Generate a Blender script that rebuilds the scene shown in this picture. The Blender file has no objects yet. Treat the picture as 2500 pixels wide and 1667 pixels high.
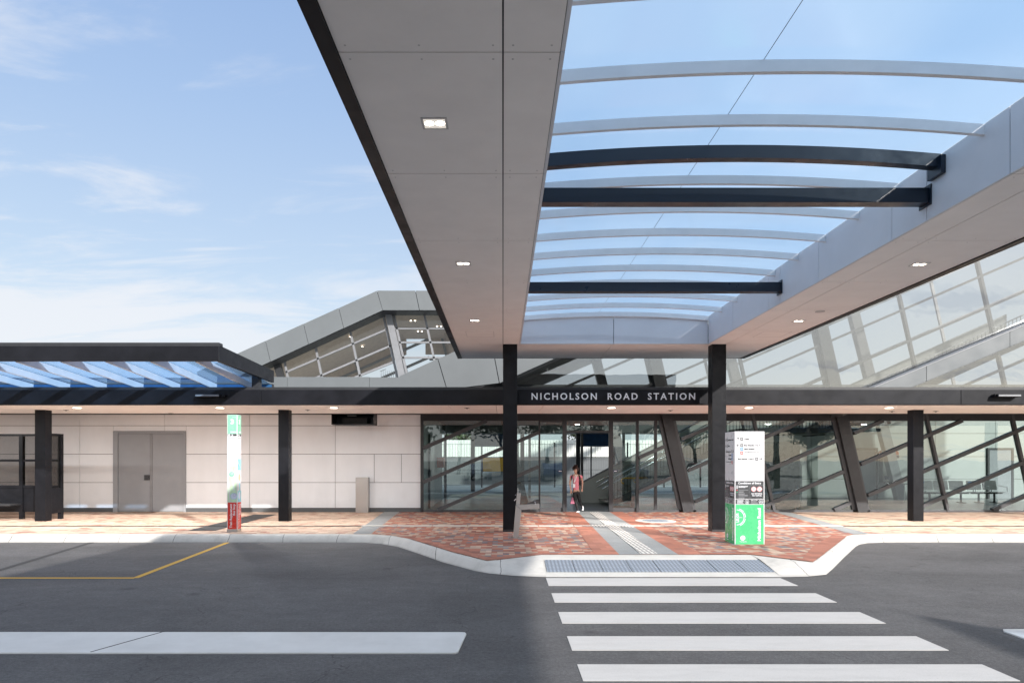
import bpy, bmesh, math, random
from mathutils import Vector, Matrix
R = math.radians
random.seed(7)
SC = bpy.context.scene
COL = SC.collection
S = 1.16                     # design unit -> metre

# ------------------------------------------------------------------ camera
cd = bpy.data.cameras.new('camera'); cam = bpy.data.objects.new('camera', cd); COL.objects.link(cam)
cd.sensor_fit = 'HORIZONTAL'; cd.sensor_width = 36; cd.lens = 24.0
cd.shift_x = 0.0088; cd.shift_y = 0.115
cd.clip_start = 0.05; cd.clip_end = 5000
cam.location = (0, 0, 1.7 * S); cam.rotation_euler = (R(90), 0, 0)
SC.camera = cam

# ------------------------------------------------------------------ sky and sun
sun_vec = Vector((1.34, -1.82, 1.0)).normalized()
elev = math.asin(sun_vec.z); azim = math.atan2(sun_vec.x, sun_vec.y)
w = bpy.data.worlds.new('World'); SC.world = w; w.use_nodes = True
nt = w.node_tree; N = nt.nodes; L = nt.links
for n in list(N): N.remove(n)
out = N.new('ShaderNodeOutputWorld'); bg = N.new('ShaderNodeBackground'); bg.inputs[1].default_value = 0.15
sky = N.new('ShaderNodeTexSky'); sky.sky_type = 'NISHITA'; sky.sun_disc = False
sky.sun_elevation = elev; sky.sun_rotation = azim; sky.air_density = 1.3; sky.dust_density = 0.8; sky.ozone_density = 1.6
tc = N.new('ShaderNodeTexCoord'); sep = N.new('ShaderNodeSeparateXYZ'); L.new(tc.outputs['Generated'], sep.inputs[0])
def wm(op, a, b=None, c=None):
    n = N.new('ShaderNodeMath'); n.operation = op
    for i, x in enumerate((a, b, c)):
        if x is None: continue
        if isinstance(x, (int, float)): n.inputs[i].default_value = x
        else: L.new(x, n.inputs[i])
    return n.outputs[0]
zz = wm('ADD', wm('MAXIMUM', sep.outputs[2], 0.0), 0.14)
cx = wm('DIVIDE', sep.outputs[0], zz); cy = wm('DIVIDE', sep.outputs[1], zz)
cmb = N.new('ShaderNodeCombineXYZ'); L.new(cx, cmb.inputs[0]); L.new(cy, cmb.inputs[1])
mp = N.new('ShaderNodeMapping'); mp.inputs['Rotation'].default_value = (0, 0, R(-32)); mp.inputs['Scale'].default_value = (0.62, 1.7, 1); mp.inputs['Location'].default_value = (3.7, 1.9, 0)
L.new(cmb.outputs[0], mp.inputs[0])
nz = N.new('ShaderNodeTexNoise'); nz.inputs['Scale'].default_value = 1.7; nz.inputs['Detail'].default_value = 9; nz.inputs['Roughness'].default_value = 0.62; nz.inputs['Distortion'].default_value = 0.45
L.new(mp.outputs[0], nz.inputs['Vector'])
cr = N.new('ShaderNodeMapRange'); cr.inputs[1].default_value = 0.53; cr.inputs[2].default_value = 0.72; cr.interpolation_type = 'SMOOTHSTEP'
L.new(nz.outputs[0], cr.inputs[0])
# more cloud low down, on the left and behind the camera
low = N.new('ShaderNodeMapRange'); low.inputs[1].default_value = 0.55; low.inputs[2].default_value = 0.08; low.inputs[3].default_value = 0.35; low.inputs[4].default_value = 1.0
L.new(sep.outputs[2], low.inputs[0])
side = N.new('ShaderNodeMapRange'); side.inputs[1].default_value = 0.25; side.inputs[2].default_value = -0.45; side.inputs[3].default_value = 0.25; side.inputs[4].default_value = 1.0
L.new(sep.outputs[0], side.inputs[0])
back = N.new('ShaderNodeMapRange'); back.inputs[1].default_value = 0.1; back.inputs[2].default_value = -0.4; back.inputs[3].default_value = 0.0; back.inputs[4].default_value = 1.0
L.new(sep.outputs[1], back.inputs[0])
cf = wm('MULTIPLY', cr.outputs[0], wm('MAXIMUM', wm('MULTIPLY', low.outputs[0], side.outputs[0]), back.outputs[0]))
# white bank close to the horizon
bankn = wm('ADD', wm('MULTIPLY', wm('SUBTRACT', nz.outputs[0], 0.5), 0.45), sep.outputs[2])
bank = N.new('ShaderNodeMapRange'); bank.interpolation_type = 'SMOOTHSTEP'; bank.inputs[1].default_value = 0.27; bank.inputs[2].default_value = 0.17; bank.inputs[3].default_value = 0.0; bank.inputs[4].default_value = 0.75
L.new(bankn, bank.inputs[0])
bank2 = wm('MULTIPLY', bank.outputs[0], side.outputs[0])
cf = wm('MINIMUM', wm('MAXIMUM', cf, bank2), 0.85)
mixc = N.new('ShaderNodeMix'); mixc.data_type = 'RGBA'
L.new(cf, mixc.inputs[0]); 
hs = N.new('ShaderNodeMix'); hs.data_type = 'RGBA'; hs.blend_type = 'MIX'
grad = N.new('ShaderNodeValToRGB'); ge = grad.color_ramp.elements
while len(ge) < 5: ge.new(.5)
for el, (p_, c_) in zip(ge, ((0, (4.2, 4.75, 5.3)), (.18, (3.6, 4.35, 5.25)), (.44, (2.4, 3.35, 5.0)), (.60, (1.85, 2.8, 4.7)), (1, (1.6, 2.5, 4.4)))): el.position = p_; el.color = (*[k/6 for k in c_], 1)
L.new(sep.outputs[2], grad.inputs[0])
gsc = N.new('ShaderNodeVectorMath'); gsc.operation = 'SCALE'; gb = N.new('ShaderNodeMapRange'); gb.inputs[1].default_value = .2; gb.inputs[2].default_value = -.3; gb.inputs[3].default_value = 4.15; gb.inputs[4].default_value = 6.0; L.new(sep.outputs[1], gb.inputs[0]); gz = N.new('ShaderNodeMapRange'); gz.inputs[1].default_value = .66; gz.inputs[2].default_value = .9; gz.inputs[3].default_value = 1.0; gz.inputs[4].default_value = 1.35; L.new(sep.outputs[2], gz.inputs[0]); gm_ = N.new('ShaderNodeMath'); gm_.operation = 'MULTIPLY'; L.new(gb.outputs[0], gm_.inputs[0]); L.new(gz.outputs[0], gm_.inputs[1]); L.new(gm_.outputs[0], gsc.inputs['Scale']); des = N.new('ShaderNodeMix'); des.data_type = 'RGBA'; des.inputs[7].default_value = (.60, .615, .64, 1); L.new(grad.outputs[0], des.inputs[6])
dfa = N.new('ShaderNodeMapRange'); dfa.inputs[1].default_value = .15; dfa.inputs[2].default_value = -.35; dfa.inputs[3].default_value = 0; dfa.inputs[4].default_value = .85; L.new(sep.outputs[1], dfa.inputs[0])
dfb = N.new('ShaderNodeMapRange'); dfb.inputs[1].default_value = .66; dfb.inputs[2].default_value = .9; dfb.inputs[3].default_value = 0; dfb.inputs[4].default_value = .75; L.new(sep.outputs[2], dfb.inputs[0])
dfm = N.new('ShaderNodeMath'); dfm.operation = 'MAXIMUM'; L.new(dfa.outputs[0], dfm.inputs[0]); L.new(dfb.outputs[0], dfm.inputs[1]); L.new(dfm.outputs[0], des.inputs[0])
L.new(des.outputs[2], gsc.inputs[0]); L.new(gsc.outputs[0], hs.inputs[7])
fwd = N.new('ShaderNodeMapRange'); fwd.inputs[1].default_value = -.35; fwd.inputs[2].default_value = .25; fwd.inputs[3].default_value = .8; fwd.inputs[4].default_value = .9
L.new(sep.outputs[1], fwd.inputs[0]); L.new(fwd.outputs[0], hs.inputs[0])
cl = N.new('ShaderNodeMix'); cl.data_type = 'RGBA'; cl.inputs[6].default_value = (7.0, 7.1, 7.3, 1); cl.inputs[7].default_value = (3.45, 3.48, 3.62, 1); L.new(fwd.outputs[0], cl.inputs[0])
L.new(sky.outputs[0], hs.inputs[6])
L.new(hs.outputs[2], mixc.inputs[6]); L.new(cl.outputs[2], mixc.inputs[7])
L.new(mixc.outputs[2], bg.inputs[0]); L.new(bg.outputs[0], out.inputs[0])

sd = bpy.data.lights.new('sun', 'SUN'); sd.energy = 4.25; sd.angle = R(0.9); sd.color = (1.0, 0.955, 0.90)
so = bpy.data.objects.new('sun', sd); COL.objects.link(so)
so.rotation_euler = sun_vec.to_track_quat('Z', 'Y').to_euler(); so.location = sun_vec * 60
SC.view_settings.view_transform = 'Standard'; SC.view_settings.look = 'None'
SC.view_settings.exposure = 0.67; SC.view_settings.gamma = 1.0
SC.cycles.transparent_max_bounces = 24; SC.cycles.max_bounces = 12; SC.cycles.diffuse_bounces = 8

# ------------------------------------------------------------------ materials
def newmat(name):
    m = bpy.data.materials.new(name); m.use_nodes = True
    for n in list(m.node_tree.nodes): m.node_tree.nodes.remove(n)
    return m
class G:
    def __init__(s, m): s.t = m.node_tree; s.N = s.t.nodes; s.L = s.t.links
    def n(s, k, **kw):
        x = s.N.new('ShaderNode' + k)
        for a, b in kw.items(): setattr(x, a, b)
        return x
    def set(s, sock, v):
        if isinstance(v, bpy.types.NodeSocket): s.L.new(v, sock)
        else: sock.default_value = v
    def math(s, op, a, b=None, c=None):
        x = s.n('Math', operation=op)
        for i, v in enumerate((a, b, c)):
            if v is not None: s.set(x.inputs[i], v)
        return x.outputs[0]
    def mix(s, f, a, b, mode='MIX'):
        x = s.n('Mix', data_type='RGBA', blend_type=mode); s.set(x.inputs[0], f); s.set(x.inputs[6], a); s.set(x.inputs[7], b); return x.outputs[2]
    def ramp(s, v, stops, interp='LINEAR'):
        x = s.n('ValToRGB'); x.color_ramp.interpolation = interp; e = x.color_ramp.elements
        while len(e) < len(stops): e.new(0.5)
        for i, (p, c) in enumerate(stops): e[i].position = p; e[i].color = c
        s.set(x.inputs[0], v); return x.outputs[0]
    def obj(s): return s.n('TexCoord').outputs['Object']
    def pos(s): return s.n('NewGeometry').outputs['Position']
    def noise(s, vec, scale, detail=4, rough=.55, dist=0):
        x = s.n('TexNoise'); s.set(x.inputs['Vector'], vec); x.inputs['Scale'].default_value = scale; x.inputs['Detail'].default_value = detail; x.inputs['Roughness'].default_value = rough; x.inputs['Distortion'].default_value = dist; return x.outputs[0]
    def mapr(s, v, a, b, c, d):
        x = s.n('MapRange'); s.set(x.inputs[0], v)
        for i, k in enumerate((a, b, c, d)): x.inputs[i+1].default_value = k
        return x.outputs[0]
    def stretch(s, vec, sc):
        x = s.n('Mapping'); s.set(x.inputs[0], vec); x.inputs['Scale'].default_value = sc; return x.outputs[0]
    def bsdf(s, col, rough=.5, metal=0, bump=None, bstr=.2, bdist=.01, spec=.5, coat=0):
        b = s.n('BsdfPrincipled'); s.set(b.inputs['Base Color'], col); s.set(b.inputs['Roughness'], rough); b.inputs['Metallic'].default_value = metal
        b.inputs['Specular IOR Level'].default_value = spec; b.inputs['Coat Weight'].default_value = coat
        if bump is not None:
            bn = s.n('Bump'); bn.inputs['Strength'].default_value = bstr; bn.inputs['Distance'].default_value = bdist; s.set(bn.inputs['Height'], bump); s.L.new(bn.outputs[0], b.inputs['Normal'])
        o = s.n('OutputMaterial'); s.L.new(b.outputs[0], o.inputs[0]); return b
def c4(c): return (c[0], c[1], c[2], 1)
def paint(name, col, rough=.5, metal=0, var=.06, scale=3.0, bump=0.0, spec=.5, streak=False):
    m = newmat(name); g = G(m); p = g.pos()
    v = g.stretch(p, (1, 1, .18)) if streak else p
    n1 = g.noise(v, scale, 6, .6)
    k = g.mapr(n1, .3, .7, 1-var, 1+var)
    cm = g.n('VectorMath', operation='SCALE'); cm.inputs[0].default_value = col[:3]; g.set(cm.inputs['Scale'], k)
    rr = g.mapr(g.noise(p, scale*2.3, 4), .3, .7, max(0.02, rough-.08), min(1, rough+.08))
    g.bsdf(cm.outputs[0], rr, metal, g.noise(p, 140, 3) if bump else None, bump, .004, spec)
    return m
M = {}
M['black'] = paint('black_paint', (.008, .0085, .011), .40, 0, .25, 5, .03, .18)
M['blackfascia'] = paint('black_fascia_metal', (.011, .0115, .015), .40, 0, .35, 1.6, .02, .18)
M['darkgrey'] = paint('dark_grey_metal', (.028, .029, .033), .45, 0, .15, 4)
M['framegrey'] = paint('frame_grey_powdercoat', (.06, .062, .068), .42, 0, .12, 4)
M['midgrey'] = paint('mullion_silver_grey', (.22, .225, .24), .4, 0, .1, 4)
M['soffit'] = paint('soffit_fibre_cement', (.88, .85, .825), .62, 0, .035, 2.2, .04)
M['sofbolt'] = paint('soffit_fixing', (.55, .53, .52), .6, 0, .05)
M['wall'] = paint('wall_fibre_cement', (.79, .79, .80), .62, 0, .04, 1.1, .04)
M['gap'] = paint('joint_shadow_backing', (.012, .012, .012), .8)
M['upstand'] = paint('canopy_upstand_panel', (.66, .68, .72), .5, 0, .04, 1.5)
M['cladgrey'] = paint('grey_cladding', (.13, .142, .15), .55, 0, .07, .8, .02)
M['door'] = paint('door_grey_paint', (.27, .283, .305), .5, 0, .05, 2)
def wallm(name, col, h):
    m = newmat(name); g = G(m); p = g.pos(); sp = g.n('SeparateXYZ'); g.L.new(p, sp.inputs[0])
    big = g.noise(p, .7, 5, .6); st = g.noise(g.stretch(p, (1, 1, .25)), 1.3, 6, .65)
    cell = g.n('CombineXYZ'); g.set(cell.inputs[0], g.math('FLOOR', g.math('DIVIDE', g.math('ADD', sp.outputs[0], 2.42*S), 2.51*S))); g.set(cell.inputs[1], g.math('FLOOR', g.math('MULTIPLY', g.math('SUBTRACT', sp.outputs[2], .19*S), 1/(.835*S))))
    wn = g.n('TexWhiteNoise', noise_dimensions='2D'); g.L.new(cell.outputs[0], wn.inputs['Vector'])
    k = g.math('MULTIPLY', g.math('MULTIPLY', g.mapr(big, .3, .7, .95, 1.03), g.mapr(st, .35, .7, 1.02, .95)), g.mapr(wn.outputs[0], 0, 1, .965, 1.02))
    k = g.math('MULTIPLY', k, g.mapr(g.math('ADD', sp.outputs[2], g.math('MULTIPLY', g.noise(p, 5, 5), .35)), h, h+.5, .84, 1.0))
    cm = g.n('VectorMath', operation='SCALE'); cm.inputs[0].default_value = col; g.set(cm.inputs['Scale'], k)
    g.bsdf(cm.outputs[0], .6); return m
M['wall'] = wallm('wall_fibre_cement_weathered', (.76, .785, .82), .32)
M['plinth'] = paint('plinth_grey', (.08, .085, .09), .6)
M['rib'] = paint('rib_white_paint', (.74, .75, .77), .5, 0, .05)
M['navybeam'] = paint('tie_beam_dark_blue', (.004, .012, .026), .35)
M['steel'] = paint('stainless_steel', (.50, .475, .455), .38, .85, .04, 1.5)
M['chrome'] = paint('polished_rail', (.75, .76, .77), .18, 1, .03)
M['white'] = paint('white_paint', (.78, .78, .79), .45, 0, .02)
M['signwhite'] = paint('sign_white_film', (.64, .64, .66), .3, 0, .01)
M['textdark'] = paint('dark_print', (.02, .02, .022), .5)
M['signgreen'] = paint('sign_green_film', (.07, .46, .19), .28, 0, .01)
M['signgreen2'] = paint('sign_pale_green', (.25, .60, .40), .28, 0, .02)
M['signdark'] = paint('sign_charcoal_film', (.055, .057, .062), .3)
M['signred'] = paint('sign_red_film', (.66, .045, .03), .3, 0, .02)
M['signblue'] = paint('sign_blue_film', (.05, .25, .62), .3)
M['pink2'] = paint('prohibition_red', (.75, .10, .10), .4)
M['graytxt'] = paint('grey_print', (.30, .31, .33), .5)
M['letters'] = paint('white_letters', (.80, .82, .86), .4, 0, .01)
M['mapgreen'] = paint('map_pale_green', (.55, .72, .50), .4, 0, .15, 6)
M['mapteal'] = paint('map_teal', (.25, .55, .62), .4, 0, .3, 9)
M['maplilac'] = paint('map_lilac', (.60, .64, .78), .4, 0, .06)
M['maporange'] = paint('map_orange', (.80, .42, .28), .4)
M['yellow'] = paint('yellow_paint', (.80, .45, .03), .45)
M['orangepanel'] = paint('orange_yellow_panel', (.70, .36, .03), .5, 0, .12, 4)
M['redbox'] = paint('red_cabinet', (.62, .07, .03), .4)
M['orange'] = paint('orange_plastic', (.78, .12, .03), .35)
M['magenta'] = paint('magenta_plastic', (.55, .03, .12), .35)
M['navy'] = paint('navy_plastic', (.01, .02, .08), .35)
M['blueband'] = paint('blue_metal', (.02, .09, .22), .4, 0, .2)
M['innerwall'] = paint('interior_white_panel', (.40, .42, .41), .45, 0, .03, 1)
M['ceilbrown'] = paint('interior_timber_ceiling', (.60, .49, .41), .6, 0, .12, 5)
M['rubber'] = paint('rubber', (.02, .02, .02), .8)
M['concretelight'] = paint('concrete_plain', (.50, .49, .46), .8, 0, .12, 3, .1)
M['whitecorr'] = paint('white_corrugated', (.80, .82, .78), .5, 0, .03)
M['mesh'] = paint('galvanised_mesh', (.20, .21, .21), .5, .4)
M['bark'] = paint('bark', (.12, .09, .07), .9, 0, .3, 20, .3)

def metal_emit(name, col, st):
    m = newmat(name); g = G(m); e = g.n('Emission'); e.inputs[0].default_value = c4(col); e.inputs[1].default_value = st
    o = g.n('OutputMaterial'); g.L.new(e.outputs[0], o.inputs[0]); return m
M['lamp'] = metal_emit('lamp_glow', (1, .87, .70), 9.0)
M['lampsoft'] = metal_emit('lamp_soft', (1, .93, .84), .45)

def glass(name, tint, base, k, wob=0.0):
    m = newmat(name); g = G(m)
    tr = g.n('BsdfTransparent'); tr.inputs[0].default_value = c4(tint)
    gl = g.n('BsdfGlossy'); gl.inputs['Roughness'].default_value = 0.0; gl.inputs[0].default_value = (.95, .97, 1, 1)
    lw = g.n('LayerWeight'); lw.inputs[0].default_value = .5
    f = g.math('MINIMUM', g.math('MULTIPLY_ADD', g.math('POWER', lw.outputs['Facing'], 4.0), k, base), 1.0)
    if wob:
        b = g.n('Bump'); b.inputs['Strength'].default_value = wob; b.inputs['Distance'].default_value = .05
        g.L.new(g.noise(g.pos(), .9, 2), b.inputs['Height']); g.L.new(b.outputs[0], gl.inputs['Normal'])
    mx = g.n('MixShader'); g.L.new(f, mx.inputs[0]); g.L.new(tr.outputs[0], mx.inputs[1]); g.L.new(gl.outputs[0], mx.inputs[2])
    o = g.n('OutputMaterial'); g.L.new(mx.outputs[0], o.inputs[0]); return m
M['glass'] = glass('facade_glass', (.80, .875, .86), .09, .8, .03)
M['glassup'] = glass('upper_facade_glass', (.77, .775, .765), .18, .7, .08)
M['glassblue'] = glass('blue_roof_glass', (.66, .82, .985), .03, .5)
M['glassfar'] = glass('footbridge_glass', (.88, .90, .90), .025, .8, .02)
M['glassdark'] = glass('shelter_glass', (.62, .61, .60), .03, .5)
M['glassclear'] = glass('clear_top_glass', (.98, .99, 1), .0, .3)
def opal():
    m = newmat('opal_laminated_glass'); g = G(m); p = g.pos()
    n1 = g.noise(g.stretch(p, (.55, .35, 1)), .8, 3, .5, .4)
    col = g.ramp(n1, [(.3, (.285, .42, .575, 1)), (.7, (.37, .49, .61, 1))])
    tl = g.n('BsdfTranslucent'); g.set(tl.inputs[0], col)
    tr = g.n('BsdfTransparent'); tr.inputs[0].default_value = (.62, .80, .98, 1)
    gl = g.n('BsdfGlossy'); gl.inputs['Roughness'].default_value = .12
    m1 = g.n('MixShader'); m1.inputs[0].default_value = .06; g.L.new(tl.outputs[0], m1.inputs[1]); g.L.new(tr.outputs[0], m1.inputs[2])
    m2 = g.n('MixShader'); lw = g.n('LayerWeight'); lw.inputs[0].default_value = .5; g.L.new(g.math('MULTIPLY_ADD', g.math('POWER', lw.outputs['Facing'], 4.0), .35, .03), m2.inputs[0]); g.L.new(m1.outputs[0], m2.inputs[1]); g.L.new(gl.outputs[0], m2.inputs[2])
    o = g.n('OutputMaterial'); g.L.new(m2.outputs[0], o.inputs[0]); return m
M['opal'] = opal()

def asphalt():
    m = newmat('asphalt'); g = G(m); p = g.pos()
    fine = g.noise(p, 95, 4, .75); vor = g.n('TexVoronoi'); g.set(vor.inputs['Vector'], p); vor.inputs['Scale'].default_value = 75
    big = g.noise(g.stretch(p, (.7, 1, 1)), .6, 7, .65, .5); mid = g.noise(g.stretch(p, (.8, 1, 1)), 5, 5, .7)
    v = g.math('MULTIPLY', g.mapr(big, .3, .7, .78, 1.22), g.mapr(mid, .3, .7, .86, 1.14))
    v = g.math('MULTIPLY', v, g.mapr(fine, .3, .72, .55, 1.5)); v = g.math('MULTIPLY', v, g.mapr(g.noise(p, 24, 4, .85), .3, .7, .62, 1.4))
    spk = g.mapr(vor.outputs['Distance'], .0, .22, 1.9, 1.0); v = g.math('MULTIPLY', v, spk)
    sp_ = g.n('SeparateXYZ'); g.L.new(p, sp_.inputs[0])
    for yc, ww, kk in ((5.4, .55, .90), (7.5, .6, .91), (11.6, .6, .88), (13.6, .5, .9)):      # tyre-polished lanes
        dd_ = g.math('ABSOLUTE', g.math('SUBTRACT', g.math('ADD', sp_.outputs[1], g.math('MULTIPLY', g.noise(p, .35, 2), .9)), yc+.45))
        v = g.math('MULTIPLY', v, g.mapr(dd_, .15, ww, kk, 1.0))
    oil = g.n('TexVoronoi'); g.set(oil.inputs['Vector'], p); oil.inputs['Scale'].default_value = .75
    v = g.math('MULTIPLY', v, g.mapr(g.math('ADD', oil.outputs['Distance'], g.math('MULTIPLY', g.noise(p, 9, 4), .16)), .11, .19, .62, 1.0))
    gum = g.n('TexVoronoi'); g.set(gum.inputs['Vector'], p); gum.inputs['Scale'].default_value = 3.2
    v = g.math('MULTIPLY', v, g.mapr(gum.outputs['Distance'], .035, .05, 1.55, 1.0))
    crk = g.n('TexVoronoi', feature='DISTANCE_TO_EDGE'); cv = g.n('VectorMath', operation='ADD'); g.L.new(p, cv.inputs[0]); nn = g.n('TexNoise'); g.set(nn.inputs['Vector'], p); nn.inputs['Scale'].default_value = 1.6; nn.inputs['Detail'].default_value = 6; g.L.new(nn.outputs['Color'], cv.inputs[1]); g.set(crk.inputs['Vector'], cv.outputs[0]); crk.inputs['Scale'].default_value = .22
    v = g.math('MULTIPLY', v, g.mapr(crk.outputs['Distance'], .0008, .0022, .62, 1.0))
    cm = g.n('VectorMath', operation='SCALE'); cm.inputs[0].default_value = (.088, .086, .088); g.set(cm.inputs['Scale'], v)
    g.bsdf(cm.outputs[0], g.mapr(fine, .3, .7, .7, .95), 0, fine, .55, .012, .35); return m
M['asphalt'] = asphalt()
def roadpaint(name, col, wear=.5):
    m = newmat(name); g = G(m); p = g.pos()
    fine = g.noise(p, 90, 4, .75); cr_ = g.noise(g.stretch(p, (.5, 2.2, 1)), 3.0, 8, .7)
    k = g.math('MULTIPLY', g.mapr(cr_, .3, .7, .9, 1.05), g.mapr(fine, .25, .75, .86, 1.08))
    cm = g.n('VectorMath', operation='SCALE'); cm.inputs[0].default_value = col; g.set(cm.inputs['Scale'], k)
    worn = g.mapr(g.math('ADD', g.math('MULTIPLY', fine, .55), g.math('MULTIPLY', cr_, .45)), .59, .66, 0, wear)
    g.bsdf(g.mix(worn, cm.outputs[0], (.10, .10, .10, 1)), .75, 0, fine, .35, .008, .3); return m
M['stripe'] = roadpaint('white_road_paint', (.50, .485, .47))
M['ylw'] = roadpaint('yellow_road_paint', (.55, .32, .04), .7)
M['greyline'] = roadpaint('painted_out_line', (.028, .029, .032), .2)
def kerbmat():
    m = newmat('kerb_concrete'); g = G(m); p = g.pos()
    n1 = g.noise(p, 2.2, 8, .7); fine = g.noise(p, 60, 4)
    sep = g.n('SeparateXYZ'); g.L.new(p, sep.inputs[0])
    col = g.ramp(n1, [(.28, (.42, .405, .375, 1)), (.5, (.54, .52, .485, 1)), (.75, (.60, .58, .545, 1))])
    wob = g.math('MULTIPLY', g.noise(p, 3, 2), .10)
    fx = g.math('FRACT', g.math('DIVIDE', g.math('ADD', sep.outputs[0], wob), 1.30)); ln = g.math('LESS_THAN', fx, .011)
    col = g.mix(g.math('MULTIPLY', ln, .75), col, (.08, .08, .075, 1))
    dirt = g.mapr(sep.outputs[2], .03, .0, 0, .6); col = g.mix(dirt, col, (.22, .21, .19, 1))
    g.bsdf(col, .85, 0, fine, .25, .006, .3); return m
M['kerb'] = kerbmat()
def conc(name, a, b, scale=2.5):
    m = newmat(name); g = G(m); p = g.pos(); n1 = g.noise(p, scale, 8, .7); fine = g.noise(p, 160, 3)
    g.bsdf(g.ramp(n1, [(.3, c4(a)), (.7, c4(b))]), .85, 0, fine, .2, .004, .3); return m
M['ramp'] = conc('ramp_concrete', (.47, .455, .42), (.57, .555, .52))
M['island'] = conc('island_painted_concrete', (.56, .555, .54), (.66, .655, .64), 1.6)
M['greypath'] = None
def exposed():
    m = newmat('grey_exposed_aggregate'); g = G(m); p = g.pos(); n1 = g.noise(p, 55, 5, .8); n2 = g.noise(p, 1.5, 5)
    v = g.math('MULTIPLY', g.mapr(n1, .3, .7, .7, 1.3), g.mapr(n2, .3, .7, .88, 1.1))
    cm = g.n('VectorMath', operation='SCALE'); cm.inputs[0].default_value = (.27, .28, .28); g.set(cm.inputs['Scale'], v)
    g.bsdf(cm.outputs[0], .85, 0, n1, .3, .004, .3); return m
M['greypath'] = exposed()
def pavers(name, stops, bw=.235, bh=.118, grout=(.16, .12, .10), clump=.0, gm=.5):
    m = newmat(name); g = G(m); p = g.pos(); sep = g.n('SeparateXYZ'); g.L.new(p, sep.inputs[0])
    row = g.math('FLOOR', g.math('DIVIDE', sep.outputs[1], bh))
    off = g.math('MULTIPLY', g.math('MODULO', g.math('ADD', row, 1000), 2.0), .5)
    xs = g.math('ADD', g.math('DIVIDE', sep.outputs[0], bw), off)
    col = g.math('FLOOR', xs)
    cb = g.n('CombineXYZ'); g.L.new(col, cb.inputs[0]); g.L.new(row, cb.inputs[1])
    wn = g.n('TexWhiteNoise', noise_dimensions='2D'); g.L.new(cb.outputs[0], wn.inputs['Vector'])
    wn2 = g.n('TexWhiteNoise', noise_dimensions='3D'); cb2 = g.n('CombineXYZ'); g.L.new(col, cb2.inputs[0]); g.L.new(row, cb2.inputs[1]); cb2.inputs[2].default_value = 7.3; g.L.new(cb2.outputs[0], wn2.inputs['Vector'])
    c = g.ramp(wn.outputs['Value'], stops, 'CONSTANT')
    k = g.mapr(wn2.outputs['Value'], 0, 1, .82, 1.16)
    stain = g.mapr(g.noise(p, .8, 6, .65), .3, .7, .86, 1.08); fine = g.noise(p, 120, 3)
    k = g.math('MULTIPLY', g.math('MULTIPLY', k, stain), g.mapr(fine, .3, .7, .92, 1.08))
    cm = g.n('VectorMath', operation='SCALE'); g.L.new(c, cm.inputs[0]); g.set(cm.inputs['Scale'], k)
    fx = g.math('FRACT', xs); fy = g.math('FRACT', g.math('DIVIDE', sep.outputs[1], bh))
    gx = g.math('LESS_THAN', fx, .022); gy = g.math('LESS_THAN', fy, .04); gg = g.math('MAXIMUM', gx, gy)
    colr = g.mix(g.math('MULTIPLY', gg, gm), cm.outputs[0], c4(grout))
    g.bsdf(colr, .8, 0, g.math('SUBTRACT', 1, gg), .3, .003, .3); return m
def basket(name, stops, c=.24, grout=(.15, .115, .10)):
    m = newmat(name); g = G(m); p = g.pos(); sep = g.n('SeparateXYZ'); g.L.new(p, sep.inputs[0])
    us = g.math('DIVIDE', sep.outputs[0], c); vs = g.math('DIVIDE', sep.outputs[1], c)
    i, j = g.math('FLOOR', us), g.math('FLOOR', vs); fx, fy = g.math('FRACT', us), g.math('FRACT', vs)
    par = g.math('MODULO', g.math('ADD', g.math('ADD', i, j), 2000), 2.0)
    sx = g.math('FLOOR', g.math('MULTIPLY', fx, 2)); sy = g.math('ADD', g.math('FLOOR', g.math('MULTIPLY', fy, 2)), 2)
    sub = g.math('ADD', g.math('MULTIPLY', par, sx), g.math('MULTIPLY', g.math('SUBTRACT', 1, par), sy))
    cb = g.n('CombineXYZ'); g.set(cb.inputs[0], i); g.set(cb.inputs[1], j); g.set(cb.inputs[2], sub)
    wn = g.n('TexWhiteNoise', noise_dimensions='3D'); g.L.new(cb.outputs[0], wn.inputs['Vector'])
    sp = g.n('SeparateColor'); g.L.new(wn.outputs['Color'], sp.inputs[0])
    col = g.ramp(wn.outputs['Value'], stops, 'CONSTANT')
    k = g.math('MULTIPLY', g.mapr(sp.outputs[1], 0, 1, .84, 1.15), g.math('MULTIPLY', g.mapr(g.noise(p, .8, 6, .65), .3, .7, .84, 1.08), g.mapr(g.noise(p, 90, 3), .3, .7, .9, 1.1)))
    cm = g.n('VectorMath', operation='SCALE'); g.L.new(col, cm.inputs[0]); g.set(cm.inputs['Scale'], k)
    hx = g.math('FRACT', g.math('MULTIPLY', fx, g.math('ADD', par, 1))); hy = g.math('FRACT', g.math('MULTIPLY', fy, g.math('SUBTRACT', 2, par)))
    gg = g.math('MAXIMUM', g.math('LESS_THAN', hx, .035), g.math('LESS_THAN', hy, .035))
    g.bsdf(g.mix(g.math('MULTIPLY', gg, .5), cm.outputs[0], c4(grout)), .8, 0, g.math('SUBTRACT', 1, gg), .3, .003, .3); return m
red = (.33, .125, .085, 1); red2 = (.38, .155, .105, 1); buff = (.44, .32, .245, 1); gry = (.20, .175, .18, 1); dkr = (.26, .11, .085, 1)
M['redpave'] = basket('red_mixed_pavers', [(0, red), (.24, red2), (.44, dkr), (.55, buff), (.83, gry), (.97, red)], .225)
M['buffpave'] = 0
M['buffpave'] = pavers('buff_mixed_pavers', [(0, (.52, .385, .295, 1)), (.4, (.545, .41, .315, 1)), (.76, (.49, .36, .28, 1)), (.87, (.36, .19, .14, 1)), (.985, (.30, .22, .185, 1))], .24, .12, (.36, .26, .20), 0, .35)
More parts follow.
